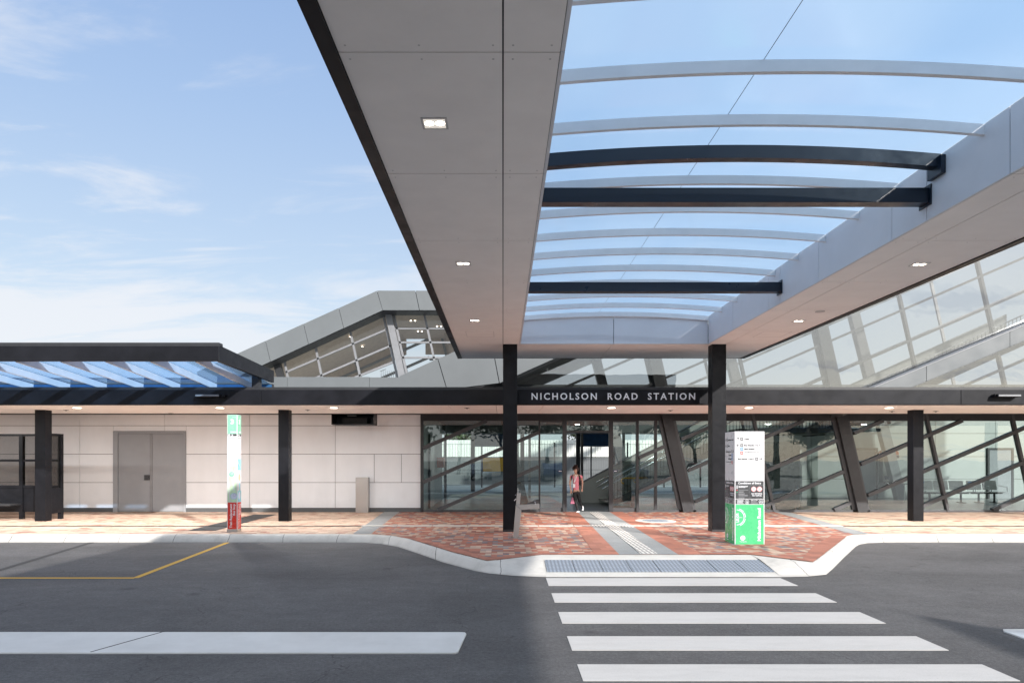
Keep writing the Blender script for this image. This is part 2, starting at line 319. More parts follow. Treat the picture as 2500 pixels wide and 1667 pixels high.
M['redplain'] = pavers('red_plain_pavers', [(0, red2), (.5, (.36, .15, .105, 1))], .30, .30, (.2, .09, .06), 0, .5)
M['charpave'] = pavers('charcoal_pavers', [(0, (.05, .05, .052, 1)), (.5, (.07, .07, .072, 1))], .20, .06, (.02, .02, .02))
def tactile(name, a, b, px, py, diag=False):
    m = newmat(name); g = G(m); p = g.pos(); sep = g.n('SeparateXYZ'); g.L.new(p, sep.inputs[0])
    fx = g.math('FRACT', g.math('DIVIDE', sep.outputs[0], px)); fy = g.math('FRACT', g.math('DIVIDE', sep.outputs[1], py))
    dx = g.math('ABSOLUTE', g.math('SUBTRACT', fx, .5)); dy = g.math('ABSOLUTE', g.math('SUBTRACT', fy, .5))
    if diag: d = g.math('LESS_THAN', g.math('SQRT', g.math('ADD', g.math('MULTIPLY', dx, dx), g.math('MULTIPLY', dy, dy))), .30)
    else: d = g.math('MULTIPLY', g.math('LESS_THAN', dx, .28), g.math('LESS_THAN', dy, .40))
    g.bsdf(g.mix(d, c4(a), c4(b)), .7, 0, d, .6, .006, .3); return m
M['tactgrey'] = tactile('tactile_grey_blue', (.16, .185, .22), (.30, .34, .40), .066, .085, True)
M['tactwhite'] = tactile('tactile_white_bars', (.28, .27, .26), (.68, .66, .62), .085, .30)
def floormat():
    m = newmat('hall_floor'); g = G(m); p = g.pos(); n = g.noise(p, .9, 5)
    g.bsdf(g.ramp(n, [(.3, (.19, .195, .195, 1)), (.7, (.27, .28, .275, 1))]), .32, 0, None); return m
M['floor'] = floormat()
M['farconc'] = conc('platform_concrete', (.36, .37, .35), (.46, .47, .44), 1.0)
def groundm():
    m = newmat('far_ground'); g = G(m); p = g.pos(); n = g.noise(p, .05, 6)
    g.bsdf(g.ramp(n, [(.3, (.20, .19, .17, 1)), (.7, (.14, .145, .12, 1))]), .9); return m
M['ground'] = groundm()
def leafm():
    m = newmat('gum_leaves'); g = G(m); n = g.noise(g.pos(), 3, 3)
    oi = g.n('ObjectInfo')
    g.bsdf(g.ramp(n, [(.3, (.035, .055, .022, 1)), (.7, (.085, .11, .045, 1))]), .6); return m
M['leaf'] = leafm()
def perf():
    m = newmat('perforated_ceiling'); g = G(m); p = g.pos(); sep = g.n('SeparateXYZ'); g.L.new(p, sep.inputs[0])
    fx = g.math('FRACT', g.math('DIVIDE', sep.outputs[0], .6)); fy = g.math('FRACT', g.math('DIVIDE', sep.outputs[1], .3))
    d = g.math('MAXIMUM', g.math('LESS_THAN', fx, .03), g.math('LESS_THAN', fy, .06))
    g.bsdf(g.mix(g.math('MULTIPLY', d, .5), (.30, .285, .265, 1), (.12, .11, .10, 1)), .6); return m
M['perf'] = perf()
M['skin'] = paint('skin', (.50, .29, .21), .5, 0, .04, 20)
M['hair'] = paint('brown_hair', (.035, .014, .010), .5, 0, .2, 40)
def shirtm():
    m = newmat('pink_print_cloth'); g = G(m); n = g.noise(g.pos(), 60, 4, .7)
    g.bsdf(g.ramp(n, [(.35, (.62, .16, .22, 1)), (.65, (.78, .30, .36, 1))]), .8); return m
M['shirt'] = shirtm()
M['legging'] = paint('black_cloth', (.012, .012, .014), .75)
M['bagpink'] = paint('pink_bag_cloth', (.32, .10, .16), .6)

# ------------------------------------------------------------------ mesh helpers
ORG = {}
class MB:
    def __init__(s): s.v = []; s.f = []; s.m = []
    def poly(s, pts, mi=0):
        b = len(s.v); s.v += [tuple(p) for p in pts]; s.f.append(tuple(range(b, b+len(pts)))); s.m.append(mi)
    def box(s, x0, x1, y0, y1, z0, z1, mi=0):
        if x1 < x0: x0, x1 = x1, x0
        if y1 < y0: y0, y1 = y1, y0
        if z1 < z0: z0, z1 = z1, z0
        b = len(s.v); s.v += [(x0,y0,z0),(x1,y0,z0),(x1,y1,z0),(x0,y1,z0),(x0,y0,z1),(x1,y0,z1),(x1,y1,z1),(x0,y1,z1)]
        for q in ((0,3,2,1),(4,5,6,7),(0,1,5,4),(1,2,6,5),(2,3,7,6),(3,0,4,7)): s.f.append(tuple(b+i for i in q)); s.m.append(mi)
        return s
    def prism(s, pts, axis, a, b_, mi=0):
        def at(p, t):
            if axis == 'y': return (p[0], t, p[1])
            if axis == 'x': return (t, p[0], p[1])
            return (p[0], p[1], t)
        n = len(pts); b = len(s.v); s.v += [at(p, a) for p in pts] + [at(p, b_) for p in pts]
        s.f.append(tuple(range(b, b+n))); s.m.append(mi); s.f.append(tuple(range(b+2*n-1, b+n-1, -1))); s.m.append(mi)
        for i in range(n): j = (i+1) % n; s.f.append((b+i, b+j, b+n+j, b+n+i)); s.m.append(mi)
        return s
    def cyl(s, p0, p1, r0, r1=None, n=12, mi=0):
        r1 = r0 if r1 is None else r1; p0 = Vector(p0); p1 = Vector(p1); d = (p1-p0).normalized()
        a = d.orthogonal().normalized(); c = d.cross(a); b = len(s.v)
        for p, r in ((p0, r0), (p1, r1)):
            for i in range(n): t = 2*math.pi*i/n; s.v.append(tuple(p + a*math.cos(t)*r + c*math.sin(t)*r))
        for i in range(n): j = (i+1) % n; s.f.append((b+i, b+j, b+n+j, b+n+i)); s.m.append(mi)
        s.f.append(tuple(range(b+n-1, b-1, -1))); s.m.append(mi); s.f.append(tuple(range(b+n, b+2*n))); s.m.append(mi)
        return s
    def bar(s, p0, p1, wdt, y0, y1, mi=0):      # bar lying in an XZ plane; p = (x, z)
        dx, dz = p1[0]-p0[0], p1[1]-p0[1]; l = math.hypot(dx, dz); nx, nz = -dz/l*wdt/2, dx/l*wdt/2
        return s.prism([(p0[0]-nx, p0[1]-nz), (p1[0]-nx, p1[1]-nz), (p1[0]+nx, p1[1]+nz), (p0[0]+nx, p0[1]+nz)], 'y', y0, y1, mi)
    def ell(s, c, r, n=14, k=10, mi=0):
        b = len(s.v)
        for i in range(k+1):
            ph = math.pi*i/k
            for j in range(n): t = 2*math.pi*j/n; s.v.append((c[0]+r[0]*math.sin(ph)*math.cos(t), c[1]+r[1]*math.sin(ph)*math.sin(t), c[2]+r[2]*math.cos(ph)))
        for i in range(k):
            for j in range(n): j2 = (j+1) % n; s.f.append((b+i*n+j, b+i*n+j2, b+(i+1)*n+j2, b+(i+1)*n+j)); s.m.append(mi)
        return s
    def build(s, name, mat, parent=None, bevel=0, smooth=False, org=None, scaled=False):
        k = 1 if scaled else S
        vs = [Vector(v)*k for v in s.v]
        if parent is not None: o = ORG[parent]
        elif org is not None: o = Vector(org)*S
        else:
            xs = [v.x for v in vs]; ys = [v.y for v in vs]; zs = [v.z for v in vs]
            o = Vector(((min(xs)+max(xs))/2, (min(ys)+max(ys))/2, min(zs)))
        me = bpy.data.meshes.new(name); bm = bmesh.new()
        bv = [bm.verts.new(v-o) for v in vs]
        for f, mi in zip(s.f, s.m):
            try: q = bm.faces.new([bv[i] for i in f]); q.material_index = mi; q.smooth = smooth
            except ValueError: pass
        if smooth: bmesh.ops.remove_doubles(bm, verts=bm.verts, dist=1e-5)
        bmesh.ops.recalc_face_normals(bm, faces=bm.faces)
        bm.to_mesh(me); bm.free()
        for mt in (mat if isinstance(mat, (list, tuple)) else [mat]): me.materials.append(M[mt] if isinstance(mt, str) else mt)
        ob = bpy.data.objects.new(name, me); COL.objects.link(ob)
        if parent is not None: ob.parent = parent
        else: ob.location = o
        ORG[ob] = o
        if bevel:
            bmod = ob.modifiers.new('bevel', 'BEVEL'); bmod.width = bevel; bmod.segments = 2; bmod.limit_method = 'ANGLE'; bmod.angle_limit = R(40)
        return ob
def box(name, mat, parent, *a, bevel=0): return MB().box(*a).build(name, mat, parent, bevel)
def tag(o, label, cat, group=None, kind=None):
    if label: o['label'] = label
    if cat: o['category'] = cat
    if group: o['group'] = group
    if kind: o['kind'] = kind
    return o
def thing(name, label, cat, loc, group=None):
    o = bpy.data.objects.new(name, None); COL.objects.link(o); o.empty_display_size = .2
    o.location = Vector(loc)*S; ORG[o] = Vector(loc)*S
    return tag(o, label, cat, group)
def struct(o): o['kind'] = 'structure'; return o
def copy_tree(o, parent=None):
    c = o.copy(); COL.objects.link(c); c.parent = parent
    for ch in o.children: copy_tree(ch, c)
    return c
F_ = 1667.0; CX = 1228.0; CY = 1121.0; H_ = 1.7
def PX(px, Y): return (px-CX)*Y/F_
def PZ(py, Y): return H_+(CY-py)*Y/F_
def PP(px, py, Y): return (PX(px, Y), PZ(py, Y))
def clip(p0, p1, poly):     # clip a segment to a convex polygon
    area = sum(poly[i][0]*poly[(i+1) % len(poly)][1]-poly[(i+1) % len(poly)][0]*poly[i][1] for i in range(len(poly)))
    if area < 0: poly = poly[::-1]
    t0, t1 = 0.0, 1.0; dx, dy = p1[0]-p0[0], p1[1]-p0[1]
    for i in range(len(poly)):
        a = poly[i]; b = poly[(i+1) % len(poly)]; nx, ny = -(b[1]-a[1]), b[0]-a[0]
        num = nx*(p0[0]-a[0])+ny*(p0[1]-a[1]); den = nx*dx+ny*dy
        if abs(den) < 1e-9:
            if num < 0: return None
            continue
        t = -num/den
        if den > 0: t0 = max(t0, t)
        else: t1 = min(t1, t)
    if t0 >= t1-1e-4: return None
    return (p0[0]+dx*t0, p0[1]+dy*t0), (p0[0]+dx*t1, p0[1]+dy*t1)

# text and marks on a flat face.  frame: origin O, right U, up V, outward N
class Face:
    def __init__(s, O, U, V, Nn, parent): s.O = Vector(O); s.U = Vector(U); s.V = Vector(V); s.Nn = Vector(Nn); s.p = parent; s.b = {}
    def at(s, u, v, n): return s.O+s.U*u+s.V*v+s.Nn*n
    def solid(s, pts, mat, lay=1, key=None):
        mb = s.b.setdefault((key or mat, mat), MB()); n = len(pts); b = len(mb.v); d0 = .0006; d1 = .0012*lay
        mb.v += [tuple(s.at(u, v, d0)) for u, v in pts]+[tuple(s.at(u, v, d1)) for u, v in pts]
        mb.f.append(tuple(range(b, b+n))); mb.m.append(0); mb.f.append(tuple(range(b+2*n-1, b+n-1, -1))); mb.m.append(0)
        for i in range(n): j = (i+1) % n; mb.f.append((b+i, b+j, b+n+j, b+n+i)); mb.m.append(0)
    def rect(s, u0, u1, v0, v1, mat, lay=1, key=None): s.solid([(u0,v0),(u1,v0),(u1,v1),(u0,v1)], mat, lay, key)
    def disc(s, u, v, ru, rv, mat, lay=1, key=None, n=20, a0=0, a1=360): 
        pts = [(u+ru*math.cos(R(a0+(a1-a0)*i/n)), v+rv*math.sin(R(a0+(a1-a0)*i/n))) for i in range(n+(0 if a1-a0 == 360 else 1))]
        s.solid(pts, mat, lay, key)
    def ring(s, u, v, r, wd, mat, lay=1, key=None, a0=0, a1=360, n=24):
        for i in range(n):
            a = R(a0+(a1-a0)*i/n); b = R(a0+(a1-a0)*(i+1)/n)
            s.solid([(u+r*math.cos(a), v+r*math.sin(a)), (u+(r+wd)*math.cos(a), v+(r+wd)*math.sin(a)), (u+(r+wd)*math.cos(b), v+(r+wd)*math.sin(b)), (u+r*math.cos(b), v+r*math.sin(b))], mat, lay, key)
    def line(s, p, q, wd, mat, lay=1, key=None):
        dx, dy = q[0]-p[0], q[1]-p[1]; l = math.hypot(dx, dy); nx, ny = -dy/l*wd/2, dx/l*wd/2
        s.solid([(p[0]-nx,p[1]-ny),(q[0]-nx,q[1]-ny),(q[0]+nx,q[1]+ny),(p[0]+nx,p[1]+ny)], mat, lay, key)
    def text(s, txt, u0, u1, v0, v1, mat, lay=2, name='lettering', rot=False, space=1.0, bold=0.0, cap=True, depth=None):
        if mat == 'signdark': mat = 'textdark'; bold = max(bold, .035)
        cu = bpy.data.curves.new('t', 'FONT'); cu.body = txt; cu.resolution_u = 3; cu.space_character = space; cu.offset = bold; cu.extrude = .5; cu.fill_mode = 'BOTH'
        ob = bpy.data.objects.new('t', cu); me = bpy.data.meshes.new_from_object(ob)
        vs = [v.co.copy() for v in me.vertices]; x0 = min(v.x for v in vs); x1 = max(v.x for v in vs)
        y0 = 0 if cap else min(v.y for v in vs); y1 = max(v.y for v in vs)
        d1 = .0012*lay if depth is None else depth; orgn = ORG[s.p]
        for v, c in zip(me.vertices, vs):
            a = (c.x-x0)/(x1-x0); b = (c.y-y0)/(y1-y0); n = .0004+(d1-.0004)*(0 if c.z < 0 else 1)
            if rot: q = s.at(u1-b*(u1-u0), v0+a*(v1-v0), n)
            else: q = s.at(u0+a*(u1-u0), v0+b*(v1-v0), n)
            v.co = q*S-orgn
        me.materials.clear(); me.materials.append(M[mat]); me.name = name
        bm = bmesh.new(); bm.from_mesh(me); bmesh.ops.recalc_face_normals(bm, faces=bm.faces); bm.to_mesh(me); bm.free()
        bpy.data.objects.remove(ob)
        o = bpy.data.objects.new(name, me); COL.objects.link(o); o.parent = s.p; ORG[o] = orgn
        return o
    def flush(s, names=None):
        for (k, mat), mb in s.b.items(): mb.build((names or {}).get(k, k), mat, s.p)

# ------------------------------------------------------------------ ground, road, pavement
g = MB(); g.poly([(-900,-900,-.03),(900,-900,-.03),(900,900,-.03),(-900,900,-.03)]); struct(g.build('ground', 'ground'))
g = MB(); g.poly([(-45,-22,0),(45,-22,0),(45,14.3,0),(-45,14.3,0)]); struct(g.build('road', 'asphalt'))
PAIRS = [((-45,14.2),(-45,13.97)),((-3.6,14.2),(-3.6,13.97)),((-2.75,14.15),(-2.85,13.93)),((-2.28,13.9),(-2.45,13.74)),((-1.87,13.39),(-2.04,13.28)),((-1.317,12.33),(-1.48,12.24)),
 ((-.835,11.38),(-1.0,11.3)),((-.247,10.42),(-.43,10.42)),((-.1,10.5),(-.2,10.14)),((.2,10.75),(.16,9.95)),((.62,11.09),(.62,9.84)),
 ((4.03,11.09),(4.02,9.84)),((4.4,10.62),(4.4,9.88)),((4.67,10.29),(4.76,10.05)),((4.95,10.7),(5.12,10.6)),((5.70,11.86),(5.87,11.77)),((6.70,13.4),(6.87,13.3)),
 ((6.95,13.8),(7.12,13.64)),((7.25,14.08),(7.42,13.88)),((7.7,14.2),(7.8,13.97)),((45,14.2),(45,13.97))]
ip = [p[0] for p in PAIRS]
pv = MB(); pv.prism(ip+[(45,20.1),(45,20.8),(-45,20.8)], 'z', .02, .15)
struct(pv.build('pavement', 'buffpave'))
kb = MB()
prof = [(0, .1505), (.28, .150), (.55, .118), (.85, .045), (1.0, .0)]
profl = [(0, .1505), (.3, .135), (.6, .082), (.88, .028), (1.0, .006)]
def kp(i, k):
    (a, b), (c, d) = PAIRS[i]; wing = 8 <= i <= 13; t, z = (profl if wing else prof)[k]
    return (a+(c-a)*t, b+(d-b)*t, z+(.001 if k == 0 else 0))
for i in range(len(PAIRS)-1):
    if i == 10: continue
    for k in range(4): kb.poly([kp(i,k), kp(i,k+1), kp(i+1,k+1), kp(i+1,k)], 0)
struct(kb.build('kerb', 'kerb', smooth=True))
# kerb ramp and wings in plain concrete
rp = MB()
X0, X1 = .62, 4.025
yy = [(11.09,.152),(10.84,.135),(10.05,.03),(9.84,.006)]
for (a, za), (b, zb) in zip(yy, yy[1:]): rp.poly([(X0,a,za),(X1,a,za),(X1,b,zb),(X0,b,zb)])
struct(rp.build('kerb_ramp', 'ramp'))
# paving zones, each sheet 4 mm above the one below
e = .004
def sheet(name, pts, mat, z):
    m = MB(); m.poly([(x, y, z) for x, y in pts]); return struct(m.build(name, mat))
red_pts = [(-2.74,14.2),(-2.5,14.05)]+ip[3:17]+[(6.95,13.8),(7.23,14.08),(7.98,20.1),(-3.05,20.1)]
sheet('red_paving', red_pts, 'redpave', .15+e)
sheet('grey_paving_strip', [(-3.12,14.2),(-2.74,14.2),(-3.05,20.1),(-3.5,20.1)], 'greypath', .15+2*e)
sheet('grey_paving_strip', [(7.23,14.1),(7.62,14.2),(8.40,20.1),(7.98,20.1)], 'greypath', .15+2*e)
def pxl(y): t = (y-11.09)/9.01; return 1.89+.31*t, 2.85+.29*t
sheet('entry_path', [(1.89,11.095),(2.85,11.095),(3.14,20.1),(2.20,20.1)], 'greypath', .15+2*e)
sheet('red_border', [(1.50,11.095),(1.89,11.095),(2.20,20.1),(1.81,20.1)], 'redplain', .15+2*e)
sheet('red_border', [(2.85,11.095),(3.25,11.095),(3.52,20.1),(3.14,20.1)], 'redplain', .15+2*e)
sheet('red_border', [(.62,11.095),(1.5,11.095),(1.51,11.30),(.56,11.30),(-.22,10.72),(-.247,10.42)], 'redplain', .15+2*e)
sheet('red_border', [(-.247,10.42),(-.22,10.72),(-.62,11.46),(-1.12,12.42),(-1.66,13.46),(-1.87,13.39),(-1.317,12.33),(-.835,11.38)], 'redplain', .15+3*e)
sheet('red_border', [(3.25,11.095),(4.03,11.095),(4.67,10.29),(4.66,10.62),(4.12,11.30),(3.26,11.30)], 'redplain', .15+3*e)
sheet('red_border', [(4.67,10.29),(5.70,11.86),(6.95,13.8),(6.72,13.95),(5.44,12.02),(4.66,10.62)], 'redplain', .15+2*e)
sheet('dark_drain', [(-14,15.78),(-3.28,15.78),(-3.30,15.90),(-14,15.90)], 'charpave', .15+2*e)
sheet('dark_drain', [(7.86,15.78),(30,15.78),(30,15.90),(7.88,15.90)], 'charpave', .15+2*e)
sheet('dark_drain', [(-30,19.35),(-7.6,19.35),(-7.6,19.5),(-30,19.5)], 'charpave', .15+2*e)
sheet('dark_paving_strip', [(-6.85,14.85),(-6.25,14.85),(-6.35,19.1),(-6.98,19.1)], 'charpave', .15+2*e)
d = MB(); 
x = -3.28
while x < 7.8:
    x2 = min(x+.82, 7.86); d.box(x+.012, x2-.012, 15.74, 15.93, .15, .15+4*e); x = x2
struct(d.build('white_paver_line', 'ramp'))
# tactile paving
tp = thing('tactile_strip', 'narrow strip of white ribbed tactile pavers leading to the station doors', 'tactile paving', (2.5, 15, .15))
def txl(y): t = (y-11.1)/9.0; return 2.24+.29*t, 2.52+.29*t
a0 = txl(11.12); a1 = txl(19.9)
m = MB(); m.prism([(a0[0],11.12),(a0[1],11.12),(a1[1],19.9),(a1[0],19.9)], 'z', .15+2*e, .15+4*e); m.build('ribbed_paver', 'tactwhite', tp)
c = txl(15.8); m = MB(); m.box(c[0]-.32, c[1]+.32, 15.62, 16.05, .15+2*e, .15+5*e); m.build('junction_paver', 'tactwhite', tp)
tw = (X1-X0-.04)/8
def rz(y): return .135+(y-10.84)*(.105/.79)
for i in range(8):
    a = X0+.03+i*tw; m = MB(); ya, yb = 10.70, 10.08
    vs = [(a+.006,yb,rz(yb)+.004),(a+tw-.006,yb,rz(yb)+.004),(a+tw-.006,ya,rz(ya)+.004),(a+.006,ya,rz(ya)+.004)]
    m.poly(vs); m.poly([(p[0],p[1],p[2]+.008) for p in vs][::-1])
    for q in range(4):
        r_ = (q+1) % 4; m.poly([vs[q], vs[r_], (vs[r_][0],vs[r_][1],vs[r_][2]+.008), (vs[q][0],vs[q][1],vs[q][2]+.008)])
    o = m.build('tactile_tile', 'tactgrey')
    ordn = ['leftmost','second','third','fourth','fifth','sixth','seventh','rightmost'][i]
    tag(o, f'{ordn} grey-blue dimpled tactile tile in the row on the kerb ramp', 'tactile tile', 'dimpled tactile tiles on the kerb ramp')
# zebra crossing: child stripes under one crossing
zc = thing('zebra_crossing', 'zebra crossing of wide white stripes leading to the kerb ramp', 'crossing', (2.3, 7, 0)); 
ys = [(9.78,9.19),(8.67,8.12),(7.60,7.08),(6.56,6.08),(5.66,5.24),(4.72,4.2),(3.7,3.2),(2.7,2.2)]
for a, b in ys:
    m = MB(); m.box(.615, 3.97, b, a, 0, .004); m.build('stripe', 'stripe', zc)
# yellow bay line and the painted-out one
def line2(name, pts, wd, mat, z):
    m = MB()
    for k, (p, q) in enumerate(zip(pts, pts[1:])):
        dx, dy = q[0]-p[0], q[1]-p[1]; l = math.hypot(dx, dy); nx, ny = -dy/l*wd/2, dx/l*wd/2
        zz = z-.0006*k
        m.poly([(p[0]-nx,p[1]-ny,zz),(q[0]-nx,q[1]-ny,zz),(q[0]+nx,q[1]+ny,zz),(p[0]+nx,p[1]+ny,zz)])
    return m.build(name, mat)
struct(line2('yellow_bay_line', [(-16,9.78),(-5.27,9.78),(-5.63,13.96)], .095, 'ylw', .004))
struct(line2('painted_out_line', [(-7.55,9.6),(-8.42,13.96)], .10, 'greyline', .0045))
# traffic islands
def island(name, x0, x1, label, cut):
    if cut: pts = [(x0,5.98),(x1-.02,5.97),(x1+.005,6.00),(x1+.045,6.62),(x1+.03,6.67),(x1-.0,6.68),(x0,6.70)]
    else: pts = [(x0,6.72),(x0+.05,6.80),(x1,6.80),(x1,5.5),(x0+.1,5.5),(x0-.02,5.9)]
    m = MB(); m.prism(pts, 'z', -.01, .014)
    o = m.build(name, 'island', bevel=.005); tag(o, label, 'traffic island'); 
    return o
isl = island('traffic_island', -16, -.40, 'long low white painted concrete island on the left of the road', True)
for xx in (-3.62, -5.88):
    m = MB(); m.prism([(xx,5.985),(xx+.012,5.985),(xx+.30,6.695),(xx+.288,6.695)], 'z', .01, .0165); m.build('joint', 'gap', isl)
island('traffic_island', 4.93, 14, 'short white concrete island end cut off by the right edge', False)

# ------------------------------------------------------------------ entrance canopy
ec = thing('entrance_canopy', 'tall canopy with blue glass vault over two black columns before the doors', 'canopy', (1.9, 14.6, .15))
ZB = 4.16; ZS = 4.66; JY = [-6.5,-4.74,-2.97,-1.2,.57,2.36,4.13,5.89,7.68,9.46,11.24,13.0,14.6]
def soffit_panels(xs, ysl, z, th=.02, gap=.010):
    m = MB()
    for a, b in zip(xs, xs[1:]):
        for c_, d_ in zip(ysl, ysl[1:]): m.box(a+gap/2, b-gap/2, c_+gap/2, d_-gap/2, z, z+th)
    return m
LX = (-1.0, .0, .35); RX = (4.40, 4.77, 5.77)
soffit_panels(LX, JY, ZB).build('soffit_panel', 'soffit', ec)
soffit_panels(RX, JY, ZB).build('soffit_panel', 'soffit', ec)
m = soffit_panels((-1.0,.0,2.36,4.79,5.77), (14.6,16.6), ZB); m.build('soffit_panel', 'soffit', ec)
for (a, b) in ((-1.0,.35),(4.40,5.77)):
    box('beam_core', 'gap', ec, a+.01, b-.01, -6.45, 14.6, ZB+.016, ZB+.1)
box('beam_core', 'gap', ec, -.99, 5.76, 14.62, 16.55, ZB+.016, ZB+.1)
# fixings
m = MB()
for (x0, x1) in ((-1.0, 0), (0, .35), (4.77, 5.77), (4.40, 4.77)):
    nx = 3 if x1-x0 > .6 else 2
    for a, b in zip(JY[4:], JY[5:]):
        for i in range(nx):
            for j in (0, 3):
                m.cyl((x0+.06+(x1-x0-.12)*i/(nx-1), a+.07+(b-a-.14)*j/3, ZB-.0015), (x0+.06+(x1-x0-.12)*i/(nx-1), a+.07+(b-a-.14)*j/3, ZB+.001), .007, n=8)
o = m.build('fixing', 'sofbolt', ec); o['kind'] = 'stuff'
# black outer edges
m = MB(); m.box(-1.10,-1.0,-6.5,16.6,ZB-.015,ZB+.17); m.box(-1.13,-1.0,-6.5,16.6,ZB+.17,4.58); m.build('edge_beam', 'blackfascia', ec)
m = MB(); m.box(5.77,5.87,-6.5,16.6,ZB-.015,ZB+.17); m.box(5.77,5.90,-6.5,16.6,ZB+.17,4.58); m.build('edge_beam', 'blackfascia', ec)
box('edge_beam', 'blackfascia', ec, -1.10, 5.87, 16.6, 16.66, ZB, 4.58)
# roof deck over the solid beams, inner upstands
box('roof_deck', 'cladgrey', ec, -1.0, .33, -6.45, 16.55, 4.46, 4.56); box('roof_deck', 'cladgrey', ec, 4.42, 5.77, -6.45, 16.55, 4.46, 4.56)
box('roof_deck', 'cladgrey', ec, .33, 4.42, 14.62, 16.55, 4.46, 4.56)
IX = 4.375
def upst(name, xa, xb, ys_):
    m = MB()
    for a, b in zip(ys_, ys_[1:]): m.box(xa, xb, a+.005, b-.005, ZB+.002, ZS+.082)
    m.build(name, 'upstand', ec)
YJ = sorted(JY[:-1]+[7.05, 10.78])
YJ2 = [-6.5,-4.74,-2.97,-1.2,.57,2.36,4.13,5.89,7.05,7.68,9.46,10.78,11.24,13.0,14.55]
upst('upstand_panel', IX, 4.40, YJ2); upst('upstand_panel', .35, .375, YJ2)
box('upstand_backing', 'gap', ec, 4.40, 4.42, -6.5, 14.6, ZB+.02, ZS+.04); box('upstand_backing', 'gap', ec, .33, .35, -6.5, 14.6, ZB+.02, ZS+.04)
def arch(x): t = (x-(.375+IX)/2)/((IX-.375)/2); return ZS+.085+.09*(1-t*t)
NA = 20; xsA = [.375+(IX-.375)*i/NA for i in range(NA+1)]
# end panel with arched head
m = MB()
for (xa, xb) in ((.38, 2.355), (2.367, 4.37)):
    xs_ = [xa+(xb-xa)*i/10 for i in range(11)]
    m.prism([(xa, ZB+.002),(xb, ZB+.002)]+[(x, arch(x)-.10) for x in xs_[::-1]], 'y', 14.56, 14.60)
m.build('end_panel', 'upstand', ec)
box('end_backing', 'gap', ec, .38, 4.37, 14.602, 14.62, ZB+.02, ZS+.03)
def archbar(name, mat, y0, y1, dz0, dz1, parent=ec):
    m = MB()
    for a, b in zip(xsA, xsA[1:]): m.prism([(a, arch(a)+dz0),(b, arch(b)+dz0),(b, arch(b)+dz1),(a, arch(a)+dz1)], 'y', y0, y1)
    return m.build(name, mat, parent)
for y in [-5.3,-3.9,-2.5,-1.1,.3,1.1,1.95,2.8,3.6,4.43,5.37,6.22,7.55,8.40,9.27,10.12,11.0,11.9,12.78,13.67]:
    archbar('roof_rib', 'rib', y-.022, y+.022, -.098, -.004)
archbar('roof_rib', 'rib', 14.50, 14.555, -.098, -.004)
archbar('curved_rafter', 'navybeam', 6.80, 6.90, -.135, -.005)
box('rafter_bracket', 'navybeam', ec, IX-.05, IX-.004, 6.74, 6.96, ZS-.13, ZS+.05)
for y in (3.4, 7.06, 10.78):
    o = box('tie_beam', 'navybeam', ec, .375, IX-.012, y-.07, y+.07, 4.33, 4.48, bevel=.004)
    MB().box(IX-.014, IX-.003, y-.10, y+.10, 4.30, 4.51).build('end_plate', 'navybeam', o)
# glass vault: clear upper face, opal lower face
m = MB(); ysg = [-6.5,-2.2,2.2,6.62,10.9,14.6]
for y0, y1 in zip(ysg, ysg[1:]):
    for a, b in zip(xsA, xsA[1:]):
        m.poly([(a,y0,arch(a)),(b,y0,arch(b)),(b,y1,arch(b)),(a,y1,arch(a))], 0)
        m.poly([(a,y0,arch(a)+.014),(b,y0,arch(b)+.014),(b,y1,arch(b)+.014),(a,y1,arch(a)+.014)], 1)
m.build('glass_vault', ['opal', 'glassclear'], ec)
m = MB(); m.box(2.043, 2.047, -6.5, 14.5, arch(2.04)-.004, arch(2.04)-.001); m.build('glass_joint', 'framegrey', ec)
# canopy downlights
def lamp_light(p, r, pw, parent):
    ld = bpy.data.lights.new('downlight_lamp', 'AREA'); ld.shape = 'DISK'; ld.size = 2*r*S; ld.energy = pw; ld.color = (1, .98, .95)
    lo = bpy.data.objects.new('downlight_lamp', ld); COL.objects.link(lo); lo.parent = parent; lo.location = Vector(p)*S-ORG[parent]
def downlight(parent, x, y, z, w_=.19, d_=.17):
    fr = MB()
    fr.box(x-w_/2, x+w_/2, y-d_/2, y-d_/2+.016, z-.006, z+.004); fr.box(x-w_/2, x+w_/2, y+d_/2-.016, y+d_/2, z-.006, z+.004)
    fr.box(x-w_/2, x-w_/2+.016, y-d_/2+.016, y+d_/2-.016, z-.006, z+.004); fr.box(x+w_/2-.016, x+w_/2, y-d_/2+.016, y+d_/2-.016, z-.006, z+.004)
    f = fr.build('downlight', 'sofbolt', parent)
    MB().box(x-w_/2+.016, x+w_/2-.016, y-d_/2+.016, y+d_/2-.016, z-.002, z+.001).build('reflector', 'lampsoft', f)
    lamp_light((x,y,z-.012), .07, 14, parent)
    for s_ in (-1, 1): MB().cyl((x+s_*.040, y, z-.004), (x+s_*.040, y, z-.0005), .034, n=16).build('lamp', 'lamp', f)
for y in (5.0, 8.58, 12.1, 1.4): downlight(ec, -.5, y, ZB)
for y in (5.0, 8.62, 12.15, 1.4): downlight(ec, 5.26, y, ZB)
MB().cyl((5.27,11.35,ZB-.012),(5.27,11.35,ZB+.002), .075, n=20).build('smoke_sensor', 'sofbolt', ec)
for xc in (-.45, 5.3):
    m = MB()
    for xx in (xc-.27, xc+.27): m.box(xx-.004, xx+.004, 13.15, 13.75, ZB-.002, ZB+.001)
    for yy_ in (13.15, 13.75): m.box(xc-.27, xc+.27, yy_-.003, yy_+.003, ZB-.0015, ZB+.001)
    m.build('access_hatch', 'sofbolt', ec)
